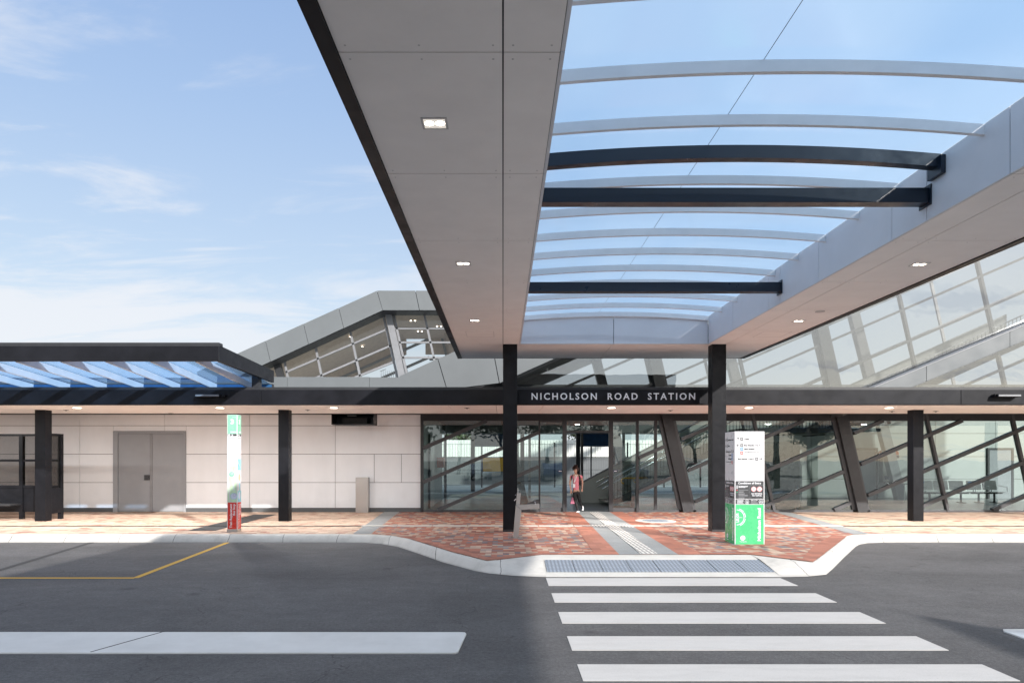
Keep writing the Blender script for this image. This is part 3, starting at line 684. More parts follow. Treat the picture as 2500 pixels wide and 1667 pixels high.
for (xa, xb) in ((.0, .305), (4.475, 4.775)):
    o = box('column', 'black', ec, xa, xb, 14.6, 14.9, .15, ZB+.01, bevel=.006)
    MB().box(xa-.003, xb+.003, 14.597, 14.903, .152, .20).build('column_foot', 'darkgrey', o)

# ------------------------------------------------------------------ long walkway canopy
wc = thing('walkway_canopy', 'low black-edged canopy running the whole length of the station front', 'canopy', (0, 17, .15))
YF = 15.4; ZL = 2.94; ZT = 3.27
joints = [-30, -17.5, PX(637, YF), -.012, .315, 4.46, 4.79, PX(2346.5, YF), 22, 32]
m = MB()
for a, b in ((-30,-17.5),(-17.5,PX(637,YF)),(PX(637,YF),PX(2346.5,YF)),(PX(2346.5,YF),22),(22,32)): m.box(a+.005, b-.005, YF, YF+.10, ZL, ZT)
m.build('fascia', 'blackfascia', wc, bevel=.004)
m = MB(); m.box(-30,32,YF+.10,YF+.24,ZL+.02,ZT+.07); m.build('gutter_cap', 'darkgrey', wc)
box('lower_lip', 'gap', wc, -30, 32, YF+.01, YF+.14, ZL-.012, ZL)
o = box('name_panel', 'blackfascia', wc, PX(1266,YF), PX(1719,YF), YF-.03, YF-.002, ZL+.01, ZT-.015, bevel=.003)
fc = Face((0, YF-.03, 0), (1,0,0), (0,0,1), (0,-1,0), o)
z0 = PZ(975.3, YF); z1 = PZ(959.3, YF)
for word, a, b in (('NICHOLSON', 1297.6, 1456.5), ('ROAD', 1483, 1556), ('STATION', 1581, 1696)):
    fc.text(word, PX(a, YF), PX(b, YF), z0, z1, 'letters', name='lettering', space=1.35, bold=.014, depth=.012)
# soffit of panels, edge trim, roof deck
xj = [-.16+1.102*k for k in range(-27, 30)]
m = soffit_panels(xj, (YF+.14, 16.95, 18.5), ZL, .015, .009); m.build('soffit_panel', 'soffit', wc)
box('soffit_backing', 'gap', wc, -30, 32, YF+.15, 18.49, ZL+.014, ZL+.05)
box('rear_upstand', 'darkgrey', wc, -30, 32, 18.5, 18.56, ZL-.005, 3.25)
box('roof_deck', 'cladgrey', wc, -30, 32, YF+.24, 18.6, 3.22, 3.30)
m = MB(); m.box(-30, PX(1027,20.1), 18.56, 20.08, 3.04, 3.10); m.build('rear_soffit', 'soffit', wc)
m = MB(); m.box(PX(1027,20.1), 32, 18.56, 20.0, 3.04, 3.10); m.build('rear_soffit', 'darkgrey', wc)
for xa in (-17.8, -11.73, -5.63, 10.28, 16.3):
    box('column', 'black', wc, xa, xa+.26, 17.1, 17.36, .15, ZL+.005, bevel=.006)
for x in [-16.95,-13.6,-10.2,-6.78,-4.05+.0,2.6,5.89,9.25,12.6]:
    o = MB().cyl((x,16.35,ZL-.010),(x,16.35,ZL+.003), .115, n=24).build('downlight', 'white', wc)
    MB().cyl((x,16.35,ZL-.0125),(x,16.35,ZL-.009), .088, n=24).build('lamp', 'lamp', o)
    lamp_light((x,16.35,ZL-.02), .09, 85, wc)
for px, py in ((161,1000),(417,1012),(751,1000),(1637,1001),(2178,1003),(2285,1003),(1140,995)):
    Y = 1.24*F_/(CY-py); Y = min(Y, 18.3); x = PX(px, Y)
    o = MB().cyl((x,Y,ZL-.012),(x,Y,ZL+.002), .065, n=18).build('ceiling_sensor', 'steel', wc)
    MB().ell((x,Y,ZL-.012),(.03,.03,.018),10,6).build('lens', 'signdark', o)
# floodlights on the fascia
def flood(x0, x1, lab, flip):
    t = thing('floodlight', lab, 'floodlight', ((x0+x1)/2, YF, ZL), 'slim floodlights on the black fascia')
    z = PZ(966.5, YF)
    MB().prism([(YF-.17,z-.03),(YF-.17,z+.025),(YF-.02,z+.045),(YF-.02,z-.035)], 'x', x0, x1).build('housing', 'black', t, bevel=.004)
    MB().box(x0+.01, x1-.01, YF-.176, YF-.171, z-.022, z+.016).build('lens', 'midgrey' , t)
    xb = x1 if flip else x0
    MB().box(xb-.03, xb+.10 if flip else xb+.03, YF-.11, YF, z-.03, z+.03).build('bracket', 'black', t, bevel=.004)
flood(PX(484,YF), PX(543,YF), 'slim black floodlight on the fascia left of the bus stop totem', True)
flood(PX(2424,YF), PX(2480,YF), 'slim black floodlight on the fascia at the far right end', False)
# hanging display
db = thing('hanging_display', 'black open display box hung under the soffit above the wall panels', 'display', (PX(860,19), 19, PZ(1035,19)))
xa, xb = PX(809,18.9), PX(912,18.9); za, zb = PZ(1036,18.9), PZ(1011,18.9)
m = MB(); t_ = .02
m.box(xa,xb,18.9,19.45,za,za+t_); m.box(xa,xb,18.9,19.45,zb,zb+t_); m.box(xa,xa+t_,18.9,19.45,za+t_,zb); m.box(xb-t_,xb,18.9,19.45,za+t_,zb); m.box(xa+t_,xb-t_,19.42,19.45,za+t_,zb)
m.build('casing', 'black', db)
MB().box(PX(837,19.1),PX(897,19.1),19.05,19.3,PZ(1034,19.1),PZ(1020,19.1)).build('screen', 'gap', db)
MB().box(PX(848,19.1),PX(869,19.1),19.08,19.2,PZ(1015,19.1),PZ(1014,19.1)).build('lamp', 'steel', db)
MB().box(xa+.3,xa+.36,19.15,19.2,zb+t_,3.06).box(xb-.36,xb-.3,19.15,19.2,zb+t_,3.06).build('hanger', 'black', db)

# ------------------------------------------------------------------ glazed canopy sitting above the walkway roof (left), and its twin off to the right
def raised(label, xr, xl, yf, yb, zb, zt, sgn=1):
    t = thing('glazed_canopy', label, 'canopy', ((xl+xr)/2, yb, 3.3), 'raised glazed canopies')
    lo, hi = min(xl,xr), max(xl,xr)
    o = MB().box(lo, hi, yf, yf+.08, zb, zt-.07).build('front_fascia', 'blackfascia', t, bevel=.004)
    MB().box(lo, hi, yf+.02, yf+.20, zt-.07, zt).build('cap', 'darkgrey', t)
    MB().prism([(yf+.08,zb),(yf+.08,zt-.05),(yb,zt-.14),(yb,zb-.06)], 'x', xr-.07*sgn, xr).build('side_fascia', 'blackfascia', t, bevel=.004)
    MB().box(lo, hi, yb-.10, yb, zb-.28, zb-.10).build('rear_beam', 'darkgrey', t)
    def zr(y): return zb+.05-(y-yf)*.072
    n = 0; step = .875; x = xr-.47*sgn
    while (x-xl)*sgn > .1:
        MB().prism([(yf+.09,zr(yf)-.06),(yf+.09,zr(yf)+.09),(yb-.1,zr(yb)+.07),(yb-.1,zr(yb)-.07)], 'x', x-.022, x+.022).build('roof_rib', 'rib', t)
        x -= step*sgn; n += 1
    MB().prism([(yf+.09,zr(yf)+.10),(yf+.09,zr(yf)+.115),(yb,zr(yb)+.095),(yb,zr(yb)+.08)], 'x', lo+.02, hi-.08).build('glass_roof', 'glassblue', t)
    MB().box(lo, hi-.02, yb-.12, yb-.10, zr(yb)-.10, zr(yb)+.06).build('rear_band', 'blueband', t)
    return t
rc = raised('dark raised canopy with blue glass roof above the black fascia, left edge', -5.50, -16.5, 13.2, 16.4, 3.60, 3.96)
for x in (-5.78, -12.7): MB().box(x, x+.16, 15.7, 15.9, 3.3, 3.66).build('post', 'darkgrey', rc)
rc2 = raised('dark raised canopy standing off to the right beside the road', 9.6, 22, -3.4, .5, 3.60, 3.96, -1)
for x in (10, 16): MB().box(x, x+.25, -.2, .05, 0, 3.6).build('post', 'black', rc2)

# ------------------------------------------------------------------ station building, solid left part
YW = 20.1
sb = thing('station_building', 'station building with pale panelled wall and grey double door', 'building', (-10, 22, .15))
vx = [-30, -27.5, -25.0, -22.5, -19.99, -17.48, -14.97, -12.46, -9.96, -7.46, -4.94, -2.42]
hz = [.27, 1.02, 1.857, 2.69, 3.02]
m = MB(); gp = .012
DX0, DX1, DZ = -11.47, -9.33, 2.53
for i, (a, b) in enumerate(zip(vx, vx[1:])):
    for j, (c_, d_) in enumerate(zip(hz, hz[1:])):
        segs = [(a, b)]
        if j == 3: 
            if abs(a-(-9.96)) < .01: pass
        if a == -4.94 and j == 1: pass
        if a == -4.94 and j == 1+0: pass
        if a == -4.94 and j == 1: segs = [(a, PX(913.6,YW)), (PX(913.6,YW), PX(980,YW)), (PX(980,YW), b)] if False else segs
        if a == -4.94 and j == 1: pass
        if a == -4.94 and hz[j] == 1.02: segs = [(a, PX(913.6,YW)), (PX(913.6,YW), PX(980,YW)), (PX(980,YW), b)]
        for (s0, s1) in segs:
            if d_ <= DZ+.01 or c_ < DZ:          # rows meeting the door
                for (u0, u1) in ((s0, min(s1, DX0)), (max(s0, DX1), s1)):
                    if u1-u0 > .03: m.box(u0+gp/2 if u0 != DX1 else u0+.006, u1-gp/2, YW, YW+.02, c_+gp/2, d_-gp/2)
                if d_ > DZ:
                    u0, u1 = max(s0, DX0), min(s1, DX1)
                    if u1-u0 > .03: m.box(u0+gp/2, u1-gp/2, YW, YW+.02, DZ+.006, d_-gp/2)
            else: m.box(s0+gp/2, s1-gp/2, YW, YW+.02, c_+gp/2, d_-gp/2)
m.build('wall_panel', 'wall', sb)
m = MB(); m.box(-30,-2.40,YW+.02,YW+.06,.2,4.1); m.box(-30,-2.40,YW-.01,YW+.02,3.02,3.06)
m.build('wall_backing', 'gap', sb)
m = MB(); m.box(-30,DX0-.002,YW-.012,YW+.02,.15,.262); m.box(DX1+.002,-2.42,YW-.012,YW+.02,.15,.262); m.build('plinth', 'plinth', sb)
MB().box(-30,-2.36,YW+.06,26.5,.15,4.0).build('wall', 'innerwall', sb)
# double door
dr = MB(); fw = .14
dr.box(DX0,DX0+fw,YW-.03,YW+.05,.15,DZ); dr.box(DX1-.07,DX1,YW-.03,YW+.05,.15,DZ); dr.box(DX0+fw,DX1-.07,YW-.03,YW+.05,DZ-.07,DZ)
dd = dr.build('double_door', 'door', sb, bevel=.004)
xm = PX(370,YW)
MB().box(DX0+fw+.006,xm-.003,YW,YW+.045,.17,DZ-.076).build('door_leaf', 'door', dd)
MB().box(xm+.003,DX1-.076,YW,YW+.045,.17,DZ-.076).build('door_leaf', 'door', dd)
MB().box(xm-.05,xm+.03,YW-.015,YW-.001,.17,DZ-.08).build('astragal', 'midgrey', dd)
hb = MB().box(PX(353.6,YW),PX(366.5,YW),YW-.045,YW-.001,PZ(1171,YW),PZ(1159,YW)).build('lock_box', 'signdark', dd, bevel=.004)
# roof parapet of the building
YP = 18.6
m = MB(); edges = [-40,-200,17.9,100,299,499,701,902,974]
pe = [-400,-200,-100,0,100,299,499,701,902]
for a, b in zip(pe, pe[1:]): m.box(PX(a,YP)+.004, PX(b,YP)-.004, YP, YP+.05, 3.28, PZ(926 if b <= 675 else 920, YP))
m.box(PX(902,YP)+.004, PX(975,YP), YP, YP+.05, 3.28, PZ(921,YP))
m.build('parapet', 'cladgrey', sb)
MB().box(-30, PX(975,YP), YP+.05, 26.4, 3.7, 3.8).build('roof', 'cladgrey', sb)
# stainless cabinet on the wall
cb_ = thing('steel_cabinet', 'tall narrow stainless steel cabinet standing against the pale wall', 'cabinet', (PX(883,19.9), 19.95, .15))
MB().box(PX(868,19.9),PX(899,19.9),19.9,20.08,.15,PZ(1165,19.9)).build('casing', 'steel', cb_, bevel=.006)
MB().box(PX(869.5,19.9),PX(897.5,19.9),19.893,19.899,.24,PZ(1192.5,19.9)).build('door', 'steel', cb_)
MB().box(PX(869.5,19.9),PX(897.5,19.9),19.893,19.899,PZ(1191,19.9),PZ(1166.5,19.9)).build('upper_panel', 'steel', cb_)

# ------------------------------------------------------------------ glass hall
gh = thing('glass_hall', 'glass station hall with leaning black columns, sliding doors and rising stair hood', 'building', (8, 21, .15))
YG = 20.1
def lean(x0, py): return x0+.225*(py-1018)
TOP = lambda px: 873-.44*(px-1378)
doorL, doorR = 1373.5, 1496.4
MB().prism([PP(1030,1248,YG), PP(1317,1248,YG), PP(1317,1020,YG), PP(1030,1020,YG)], 'y', YG, YG+.012).build('fixed_glass', 'glass', gh)
MB().prism([PP(1556,1248,YG), PP(1675,1248,YG), PP(1625,1020,YG), PP(1556,1020,YG)], 'y', YG, YG+.012).build('fixed_glass', 'glass', gh)
MB().prism([PP(1680,1248,YG), PP(3100,1248,YG), PP(3100,1020,YG), PP(1630,1020,YG)], 'y', YG, YG+.012).build('fixed_glass', 'glass', gh)
MB().prism([PP(1125,985,YG), PP(3100,985,YG), PP(3100,TOP(3100),YG)], 'y', YG-.185, YG-.173).build('upper_glass', 'glassup', gh)
# head beam and sill
MB().box(PX(1027,YG), PX(3100,YG), YG-.06, YG+.10, PZ(1027,YG), 3.04).build('head_frame', 'darkgrey', gh)
MB().box(PX(1030,YG), PX(3100,YG), YG+.02, YG+.10, 3.04, 3.9).build('spandrel', 'cladgrey', gh)
m = MB(); m.box(PX(1030,YG), PX(1315,YG), YG-.05, YG+.07, .15, .215); m.box(PX(1559,YG), PX(3100,YG), YG-.05, YG+.07, .15, .215); m.build('sill', 'framegrey', gh)
box('end_frame', 'darkgrey', gh, PX(1027,YG), PX(1034,YG), YG-.05, YG+.07, .15, PZ(1027,YG))
for k in range(9):
    x0 = 1838+k*210.5
    if k % 2: continue
# leaning mullions and columns
cols = [1626, 2050]
mul = [1838, 2261, 2470, 2680, 2890, 3100]
def lean_line(x0, top=None):
    pyt = 988
    # where does it meet the hood line
    # x = x0+.225*(py-1018) ; py = 873-.44*(x-1378)
    py = (873-.44*(x0-.225*1018-1378))/(1+.44*.225)
    return (lean(x0,1249),1249), (lean(x0,py),py)
for x0 in cols+[2890]:
    a, b = lean_line(x0); 
    MB().bar(PP(a[0],a[1],YG), PP(b[0],b[1],YG), .30, YG-.16, YG+.14).build('leaning_column', 'darkgrey' , gh, bevel=.005)
    for s_ in (-1, 1):
        MB().bar((PX(a[0],YG)+s_*.205, PZ(a[1],YG)), (PX(b[0],YG)+s_*.205, PZ(b[1],YG)), .09, YG-.05, YG+.06).build('column_frame', 'framegrey', gh)
for x0 in mul:
    a, b = lean_line(x0)
    MB().bar(PP(a[0],a[1],YG), PP(b[0],b[1],YG), .075, YG-.07, YG+.06).build('mullion', 'framegrey', gh)
# short column behind the big black one
MB().bar(PP(1232,1018,YG), PP(1284,1249,YG), .26, YG+.02, YG+.25).build('leaning_column', 'darkgrey', gh)
# transoms
regs = [([PP(1034,1244,YG),PP(1315,1244,YG),PP(1315,1027,YG),PP(1034,1027,YG)], .105),
        ([PP(1559,1244,YG),PP(1655,1244,YG),PP(1606,1027,YG),PP(1559,1027,YG)], .10),
        ([PP(1700,1244,YG),PP(2078,1244,YG),PP(2030,1027,YG),PP(1652,1027,YG)], .10),
        ([PP(2125,1244,YG),PP(3100,1244,YG),PP(3100,1027,YG),PP(2076,1027,YG)], .10),
        ([PP(1117,988,YG),PP(3100,988,YG),PP(3100,TOP(3100),YG)], .065)]
for ri, (poly, wd) in enumerate(regs):
    for k in range(-10, 9):
        p0 = PP(900, 758+83*k-.43*(900-2200), YG); p1 = PP(3200, 758+83*k-.43*(3200-2200), YG)
        c_ = clip(p0, p1, poly)
        if c_ and math.dist(*c_) > .25: MB().bar(c_[0], c_[1], wd, YG-.09, YG+.05).build('transom', 'framegrey', gh)
# door assembly
da = MB().box(PX(1315,YG),PX(1319,YG),YG-.05,YG+.07,.15,PZ(1027,YG)).box(PX(1553,YG),PX(1559,YG),YG-.05,YG+.07,.15,PZ(1027,YG)).box(PX(1319,YG),PX(1553,YG),YG-.02,YG+.04,PZ(1027,YG),PZ(1024,YG)).build('entry_doors', 'darkgrey', gh)
for (a, b) in ((1373.5,1383.5),(1486.6,1496.4)): MB().box(PX(a,YG),PX(b,YG),YG-.05,YG+.08,.15,PZ(1027,YG)).build('door_jamb', 'darkgrey', da)
MB().box(PX(1383.5,YG),PX(1486.6,YG),YG-.05,YG+.16,PZ(1056,YG),PZ(1051,YG)).build('door_header', 'darkgrey', da)
MB().box(PX(1383.5,YG),PX(1486.6,YG),YG,YG+.012,PZ(1051,YG),PZ(1027,YG)).build('over_glass', 'glass', da)
for (a, b) in ((1319,1373.5),(1496.4,1553)):
    sl = MB(); sl.box(PX(a,YG),PX(b,YG),YG+.02,YG+.07,.16,.27); sl.box(PX(a,YG),PX(b,YG),YG+.02,YG+.07,PZ(1030,YG),PZ(1027,YG)).build('sliding_door', 'framegrey', da)
    o = [c_ for c_ in da.children][-1]
    MB().box(PX(a,YG),PX(b,YG),YG+.035,YG+.047,.27,PZ(1030,YG)).build('pane', 'glass', o) if False else None
    MB().box(PX(a,YG),PX(b,YG),YG+.035,YG+.047,.27,PZ(1030,YG)).build('sidelight_glass', 'glass', da)
m = MB(); m.box(PX(1363,YG),PX(1373,YG),YG+.028,YG+.033,PZ(1152,YG),PZ(1147,YG)); m.box(PX(1498,YG),PX(1508,YG),YG+.028,YG+.033,PZ(1152,YG),PZ(1147,YG)); m.build('door_sticker', 'navy', da)
m = MB()
for a in (1364.5, 1499.5): m.box(PX(a,YG),PX(a+7,YG),YG+.026,YG+.0275,PZ(1150.3,YG),PZ(1148.6,YG))
m.build('sticker_mark', 'white', da)
MB().box(PX(1598,YG)-.01,PX(1604,YG),YG-.02,YG+.06,.215,PZ(1027,YG)).build('jamb', 'darkgrey', gh)
# stair hood: sloped fascia, soffit, roof
def slab(pxpts, yp, y0, y1, name, mat, bev=0): return MB().prism([PP(a,b,yp) for a, b in pxpts], 'y', y0, y1).build(name, mat, gh)
fb = lambda px: 906-.44*(px-1262); ft = lambda px: 920-.45*(px-971)
segx = [975, 1069, 1197, 1330, 1500, 1700, 1900, 2100, 2300, 2500, 2700, 2900, 3100]
m = MB()
for a, b in zip(segx, segx[1:]):
    ba = min(fb(a), 950); bb = min(fb(b), 950)
    la, lb = 22*(a > 975), 22
    pts = [PP(a+la+1.0, ba, YP), PP(b+lb-1.0, bb, YP), PP(b-1.0, ft(b), YP), PP(a+1.0 if a > 975 else a, ft(a), YP)]
    if a == 975: pts = [PP(975,950,YP), PP(b+lb-1,950,YP), PP(b-1,ft(b),YP), PP(975,ft(975),YP)]
    m.prism(pts, 'y', YP, YP+.04)
m.build('hood_fascia', 'cladgrey', gh)
m = MB(); m.prism([PP(975,958,YP), PP(1145,958,YP), PP(3100,fb(3100)+2,YP), PP(3100,ft(3100)+3,YP), PP(975,ft(975)+3,YP)], 'y', YP+.04, YP+.10); m.build('fascia_backing', 'darkgrey', gh)
zb0 = PP(1145,958,YP); zb1 = PP(3100,fb(3100),YP)
m = MB(); m.prism([zb0, zb1, (zb1[0], zb1[1]+.1), (zb0[0], zb0[1]+.1)], 'y', YP+.10, YG+.02); m.build('hood_soffit', 'darkgrey', gh)
m = MB(); m.prism([(zb0[0]-1.2, zb0[1]-.46), zb1, (zb1[0], zb1[1]+.1), (zb0[0]-1.2, zb0[1]-.36)], 'y', YG+.02, 27.5); m.build('hood_ceiling', 'perf', gh)
zt0 = PP(975,ft(975)+6,YP); zt1 = PP(3100,ft(3100)+6,YP)
m = MB(); m.prism([zt0, zt1, (zt1[0],zt1[1]+.05), (zt0[0],zt0[1]+.05)], 'y', YP+.1, 27.6); m.build('hood_roof', 'cladgrey', gh)
# lower stair hood band on the right
YB = 19.3
t1 = lambda px: 942-.414*(px-2145)
m = MB()
for a, b in ((2085,2262),(2262,2466),(2466,2640),(2640,2900),(2900,3100)):
    m.prism([PP(a+.6,t1(a)+36,YB), PP(b-.6,t1(b)+36,YB), PP(b-.6,t1(b),YB), PP(a+.6,t1(a),YB)], 'y', YB, YB+.04)
m.build('stair_band', 'cladgrey' , gh)
a = PP(2060,t1(2060)+38,YB); b = PP(3100,t1(3100)+38,YB); a2 = PP(2060,t1(2060),YB); b2 = PP(3100,t1(3100),YB)
MB().prism([a,b,b2,a2], 'y', YB+.04, YG+.3).build('stair_band_body', 'cladgrey', gh)
MB().prism([(a2[0],a2[1]+.003),(b2[0],b2[1]+.003),(b2[0],b2[1]+.03),(a2[0],a2[1]+.03)], 'y', YB-.01, YB+.5).build('stair_band_cap', 'midgrey', gh)
# interior: floor, back wall, rear frame
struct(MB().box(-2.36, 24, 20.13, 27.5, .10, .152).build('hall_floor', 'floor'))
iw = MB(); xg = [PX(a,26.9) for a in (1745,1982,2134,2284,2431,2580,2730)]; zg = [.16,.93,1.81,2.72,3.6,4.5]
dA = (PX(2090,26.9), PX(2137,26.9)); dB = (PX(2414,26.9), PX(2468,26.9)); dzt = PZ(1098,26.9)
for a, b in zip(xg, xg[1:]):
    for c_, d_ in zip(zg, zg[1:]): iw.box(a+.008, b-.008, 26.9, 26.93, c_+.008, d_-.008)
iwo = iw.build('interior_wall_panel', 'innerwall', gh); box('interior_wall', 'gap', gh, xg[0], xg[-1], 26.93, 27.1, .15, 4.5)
for (a, b) in (dA, dB):
    o = MB().box(a-.08,a,26.84,26.9,.155,dzt+.08).box(b,b+.08,26.84,26.9,.155,dzt+.08).box(a,b,26.84,26.9,dzt,dzt+.08).build('interior_door', 'darkgrey', gh)
    MB().box(a,b,26.86,26.89,.16,dzt).build('door_leaf', 'door', o)
MB().box(PX(1953,24.5),PX(1958,24.5),24.5,26.9,.155,PZ(1098,24.5)).build('partition', 'innerwall', gh)
# left interior wall fittings
box('lift_frame', 'darkgrey', gh, -2.35,-2.30,21.5,22.9,.155,2.5)
box('lift_door', 'steel', gh, -2.355,-2.29,21.6,22.8,.155,2.4)
# rear glazing frames and posts
YR = 27.3
m = MB(); m.box(-2.3, xg[0], YR, YR+.3, PZ(1056,YR), 3.6); m.build('rear_bulkhead', 'cladgrey', gh)
box('ceiling_slab', 'cladgrey', gh, -2.3, 1.6, 20.3, 27.3, 3.05, 3.12)
for px in (1084, 1290, 1418, 1520): box('rear_post', 'framegrey', gh, PX(px,YR), PX(px,YR)+.10, YR, YR+.1, .15, PZ(1056,YR))
for x0 in (1626, 2050, 2474):
    for yy_ in (25.8,):
        xa = PX(x0, YG)-.2; 
        MB().bar((xa+.3,.15), (xa-2.6, 11.5), .34, yy_, yy_+.3).build('inner_column', 'midgrey', gh)
for k in range(-7, 7, 2):
    p0 = (-2, 2.0+k*1.15-.43*(-2)*0); p0 = (4.0, 2.2+k*1.0); p1 = (26.0, 2.2+k*1.0+.43*22)
    c_ = clip(p0, p1, [(3.2,3.6),(24,3.6),(24,PZ(TOP(3100),YG))])
    if c_ and math.dist(*c_) > .5: MB().bar(c_[0], c_[1], .10, 27.3, 27.4).build('rear_transom', 'midgrey', gh)
for k in range(5):
    x = 4.5+k*4.9
    c_ = clip((x, 0), (x-.225*16, 16), [(3.2,3.6),(26,3.6),(26,PZ(TOP(3100),YG))])
    if c_: MB().bar(c_[0], c_[1], .10, 27.42, 27.5).build('rear_mullion', 'midgrey', gh)

# ------------------------------------------------------------------ stair inside the hall
st = thing('staircase', 'grey stair with white side wall and steel handrails rising right behind the glass', 'staircase', (5.5, 23.5, .152))
xs0, zs0 = 3.4, .152; nst = 16; going = 5.0/nst; rise = 2.6/nst
m = MB()
for i in range(nst): m.box(xs0+i*going, xs0+(i+1)*going+.02, 22.8, 24.3, zs0+i*rise+rise-.04, zs0+(i+1)*rise)
m.build('tread', 'concretelight', st)
sl = rise/going
def par(x0, x1, dz0, dz1, y0, y1, name, mat):
    z = lambda x: zs0+(x-xs0)*sl
    return MB().prism([(x0,z(x0)+dz0),(x1,z(x1)+dz0),(x1,z(x1)+dz1),(x0,z(x0)+dz1)], 'y', y0, y1).build(name, mat, st)
par(xs0+.1, 8.4, -.18, .06, 22.72, 22.80, 'stringer', 'framegrey')
z_ = lambda x: zs0+(x-xs0)*sl
MB().prism([(xs0-.9,.155),(xs0+.6,.155),(8.4,z_(8.4)-.2),(8.4,z_(8.4)+1.0),(xs0-.9,z_(xs0-.9)+1.0)], 'y', 24.3, 24.38).build('side_wall', 'innerwall', st)
par(xs0-.9, 8.4, 1.0, 1.06, 24.26, 24.42, 'wall_cap', 'midgrey')
for yy_, nm in ((22.75,'handrail'),(24.18,'handrail')):
    for dz in (.80, .62):
        MB().cyl((xs0-.1,yy_,z_(xs0-.1)+dz),(8.4,yy_,z_(8.4)+dz),.020,n=10).build('handrail', 'chrome', st)
m = MB(); x = xs0+.2
while x < 8.4: m.box(x-.008, x+.008, 22.745, 22.76, z_(x)+.02, z_(x)+.72); x += .11
m.build('balustrade', 'darkgrey', st)
def hook(x, y, z):
    m = MB(); pr = None
    for i in range(9):
        t = math.pi/2+math.pi*i/8; p = (x+.09*math.cos(t), y, z-.09+.09*math.sin(t))
        if pr: m.cyl(pr, p, .025, n=8)
        pr = p
    m.cyl((x,y,z),(x+.42,y,z),.025,n=8); m.build('rail_end', 'yellow', st)
hook(PX(1523,22.75), 22.75, PZ(1166.5,22.75)); hook(PX(1576,22.6), 24.18, PZ(1168,22.9))
box('rail_post', 'midgrey', st, PX(1540,22.75), PX(1543,22.75), 22.73, 22.77, .155, PZ(1170,22.75))
# landing and second flight
box('landing', 'darkgrey', st, 8.4, 10.7, 22.7, 24.4, 2.55, 2.75)
box('landing_rail', 'chrome', st, 8.4, 10.7, 22.74, 22.78, 3.5, 3.54)
m = MB(); x = 8.45
while x < 10.7: m.box(x-.008, x+.008, 22.745, 22.76, 2.75, 3.5); x += .11
m.build('balustrade', 'darkgrey', st)
MB().prism([(10.7,2.5),(18,2.5+7.3*.45),(18,2.75+7.3*.45),(10.7,2.75)], 'y', 22.7, 24.4).build('upper_flight', 'darkgrey', st)
MB().prism([(10.7,2.75),(18,2.75+7.3*.45),(18,3.6+7.3*.45),(10.7,3.6)], 'y', 24.4, 24.45).build('side_wall', 'innerwall', st)
MB().prism([(10.7,3.5),(18,3.5+7.3*.45),(18,3.54+7.3*.45),(10.7,3.54)], 'y', 22.74, 22.78).build('handrail', 'chrome', st)
m = MB(); x = 10.75
while x < 18: m.box(x-.008, x+.008, 22.745, 22.76, 2.75+(x-10.7)*.45, 3.5+(x-10.7)*.45); x += .13
m.build('balustrade', 'darkgrey', st)

# ------------------------------------------------------------------ things inside the hall
pb = thing('display_board', 'large dark board standing close behind the glass beside the white totem', 'board', (PX(1910,20.6), 20.6, .155))
MB().box(PX(1868,20.5),PX(1953,20.5),20.5,20.56,.26,PZ(1078,20.5)).build('panel', 'signdark', pb)
MB().box(PX(1875,20.5),PX(1880,20.5),20.51,20.55,.152,.26).box(PX(1942,20.5),PX(1947,20.5),20.51,20.55,.152,.26).build('foot', 'framegrey', pb)
Yp = 26.6; 
ph = thing('payphone', 'payphone with orange hood, navy band and black handset on the interior wall', 'payphone', (PX(2170,Yp), Yp, PZ(1180,Yp)))
MB().box(PX(2156,Yp),PX(2185,Yp),Yp,26.88,PZ(1180,Yp),PZ(1110,Yp)).build('back_panel', 'steel', ph)
hp = [PP(2154,1110,Yp),PP(2184,1110,Yp),PP(2183,1103,Yp),PP(2178,1098.5,Yp),PP(2168,1097,Yp),PP(2158,1099.5,Yp),PP(2154.5,1103,Yp)]
MB().prism(hp, 'y', Yp-.3, 26.88).build('hood', 'orange', ph)
bnd = MB().box(PX(2156.5,Yp),PX(2184,Yp),Yp-.31,Yp-.01,PZ(1118,Yp),PZ(1111,Yp)).build('band', 'navy', ph)
MB().box(PX(2159,Yp),PX(2183,Yp),Yp-.02,Yp-.005,PZ(1129,Yp),PZ(1119.5,Yp)).build('notice', 'signwhite', ph)
MB().ell((PX(2169,Yp),Yp-.05,PZ(1136,Yp)),(.10,.04,.03)).build('light', 'magenta', ph)
MB().box(PX(2166,Yp),PX(2186,Yp),Yp-.12,Yp-.005,PZ(1158,Yp),PZ(1146,Yp)).build('handset_body', 'steel', ph, bevel=.005)
MB().cyl((PX(2172,Yp),Yp-.16,PZ(1156,Yp)),(PX(2175,Yp),Yp-.16,PZ(1144,Yp)),.03).build('handset', 'rubber', ph)
MB().box(PX(2160,Yp),PX(2186,Yp),Yp-.22,Yp-.005,PZ(1170,Yp),PZ(1160,Yp)).build('shelf_box', 'navy', ph)
MB().box(PX(2157,Yp),PX(2194,Yp),Yp-.28,Yp-.005,PZ(1180,Yp),PZ(1176,Yp)).build('shelf', 'black', ph)
ps = thing('phone_sign', 'square blue telephone sign on the interior wall above the payphone', 'sign', (PX(2166,26.87), 26.87, PZ(1095,26.87)))
MB().box(PX(2156,26.87),PX(2176,26.87),26.86,26.895,PZ(1095,26.87),PZ(1074,26.87)).build('plate', 'signblue', ps)
f = Face((PX(2166,26.86),26.86,PZ(1085,26.86)),(1,0,0),(0,0,1),(0,-1,0),ps)
f.ring(.02,.09,.10,.035,'letters',a0=190,a1=300,n=8,key='handset_symbol'); f.rect(-.10,.12,-.13,-.10,'letters',key='handset_symbol'); f.flush()
sc_ = thing('wall_screen', 'small dark screen box high on the interior white wall', 'screen', (PX(2096,26.5), 26.5, PZ(1056,26.5)))
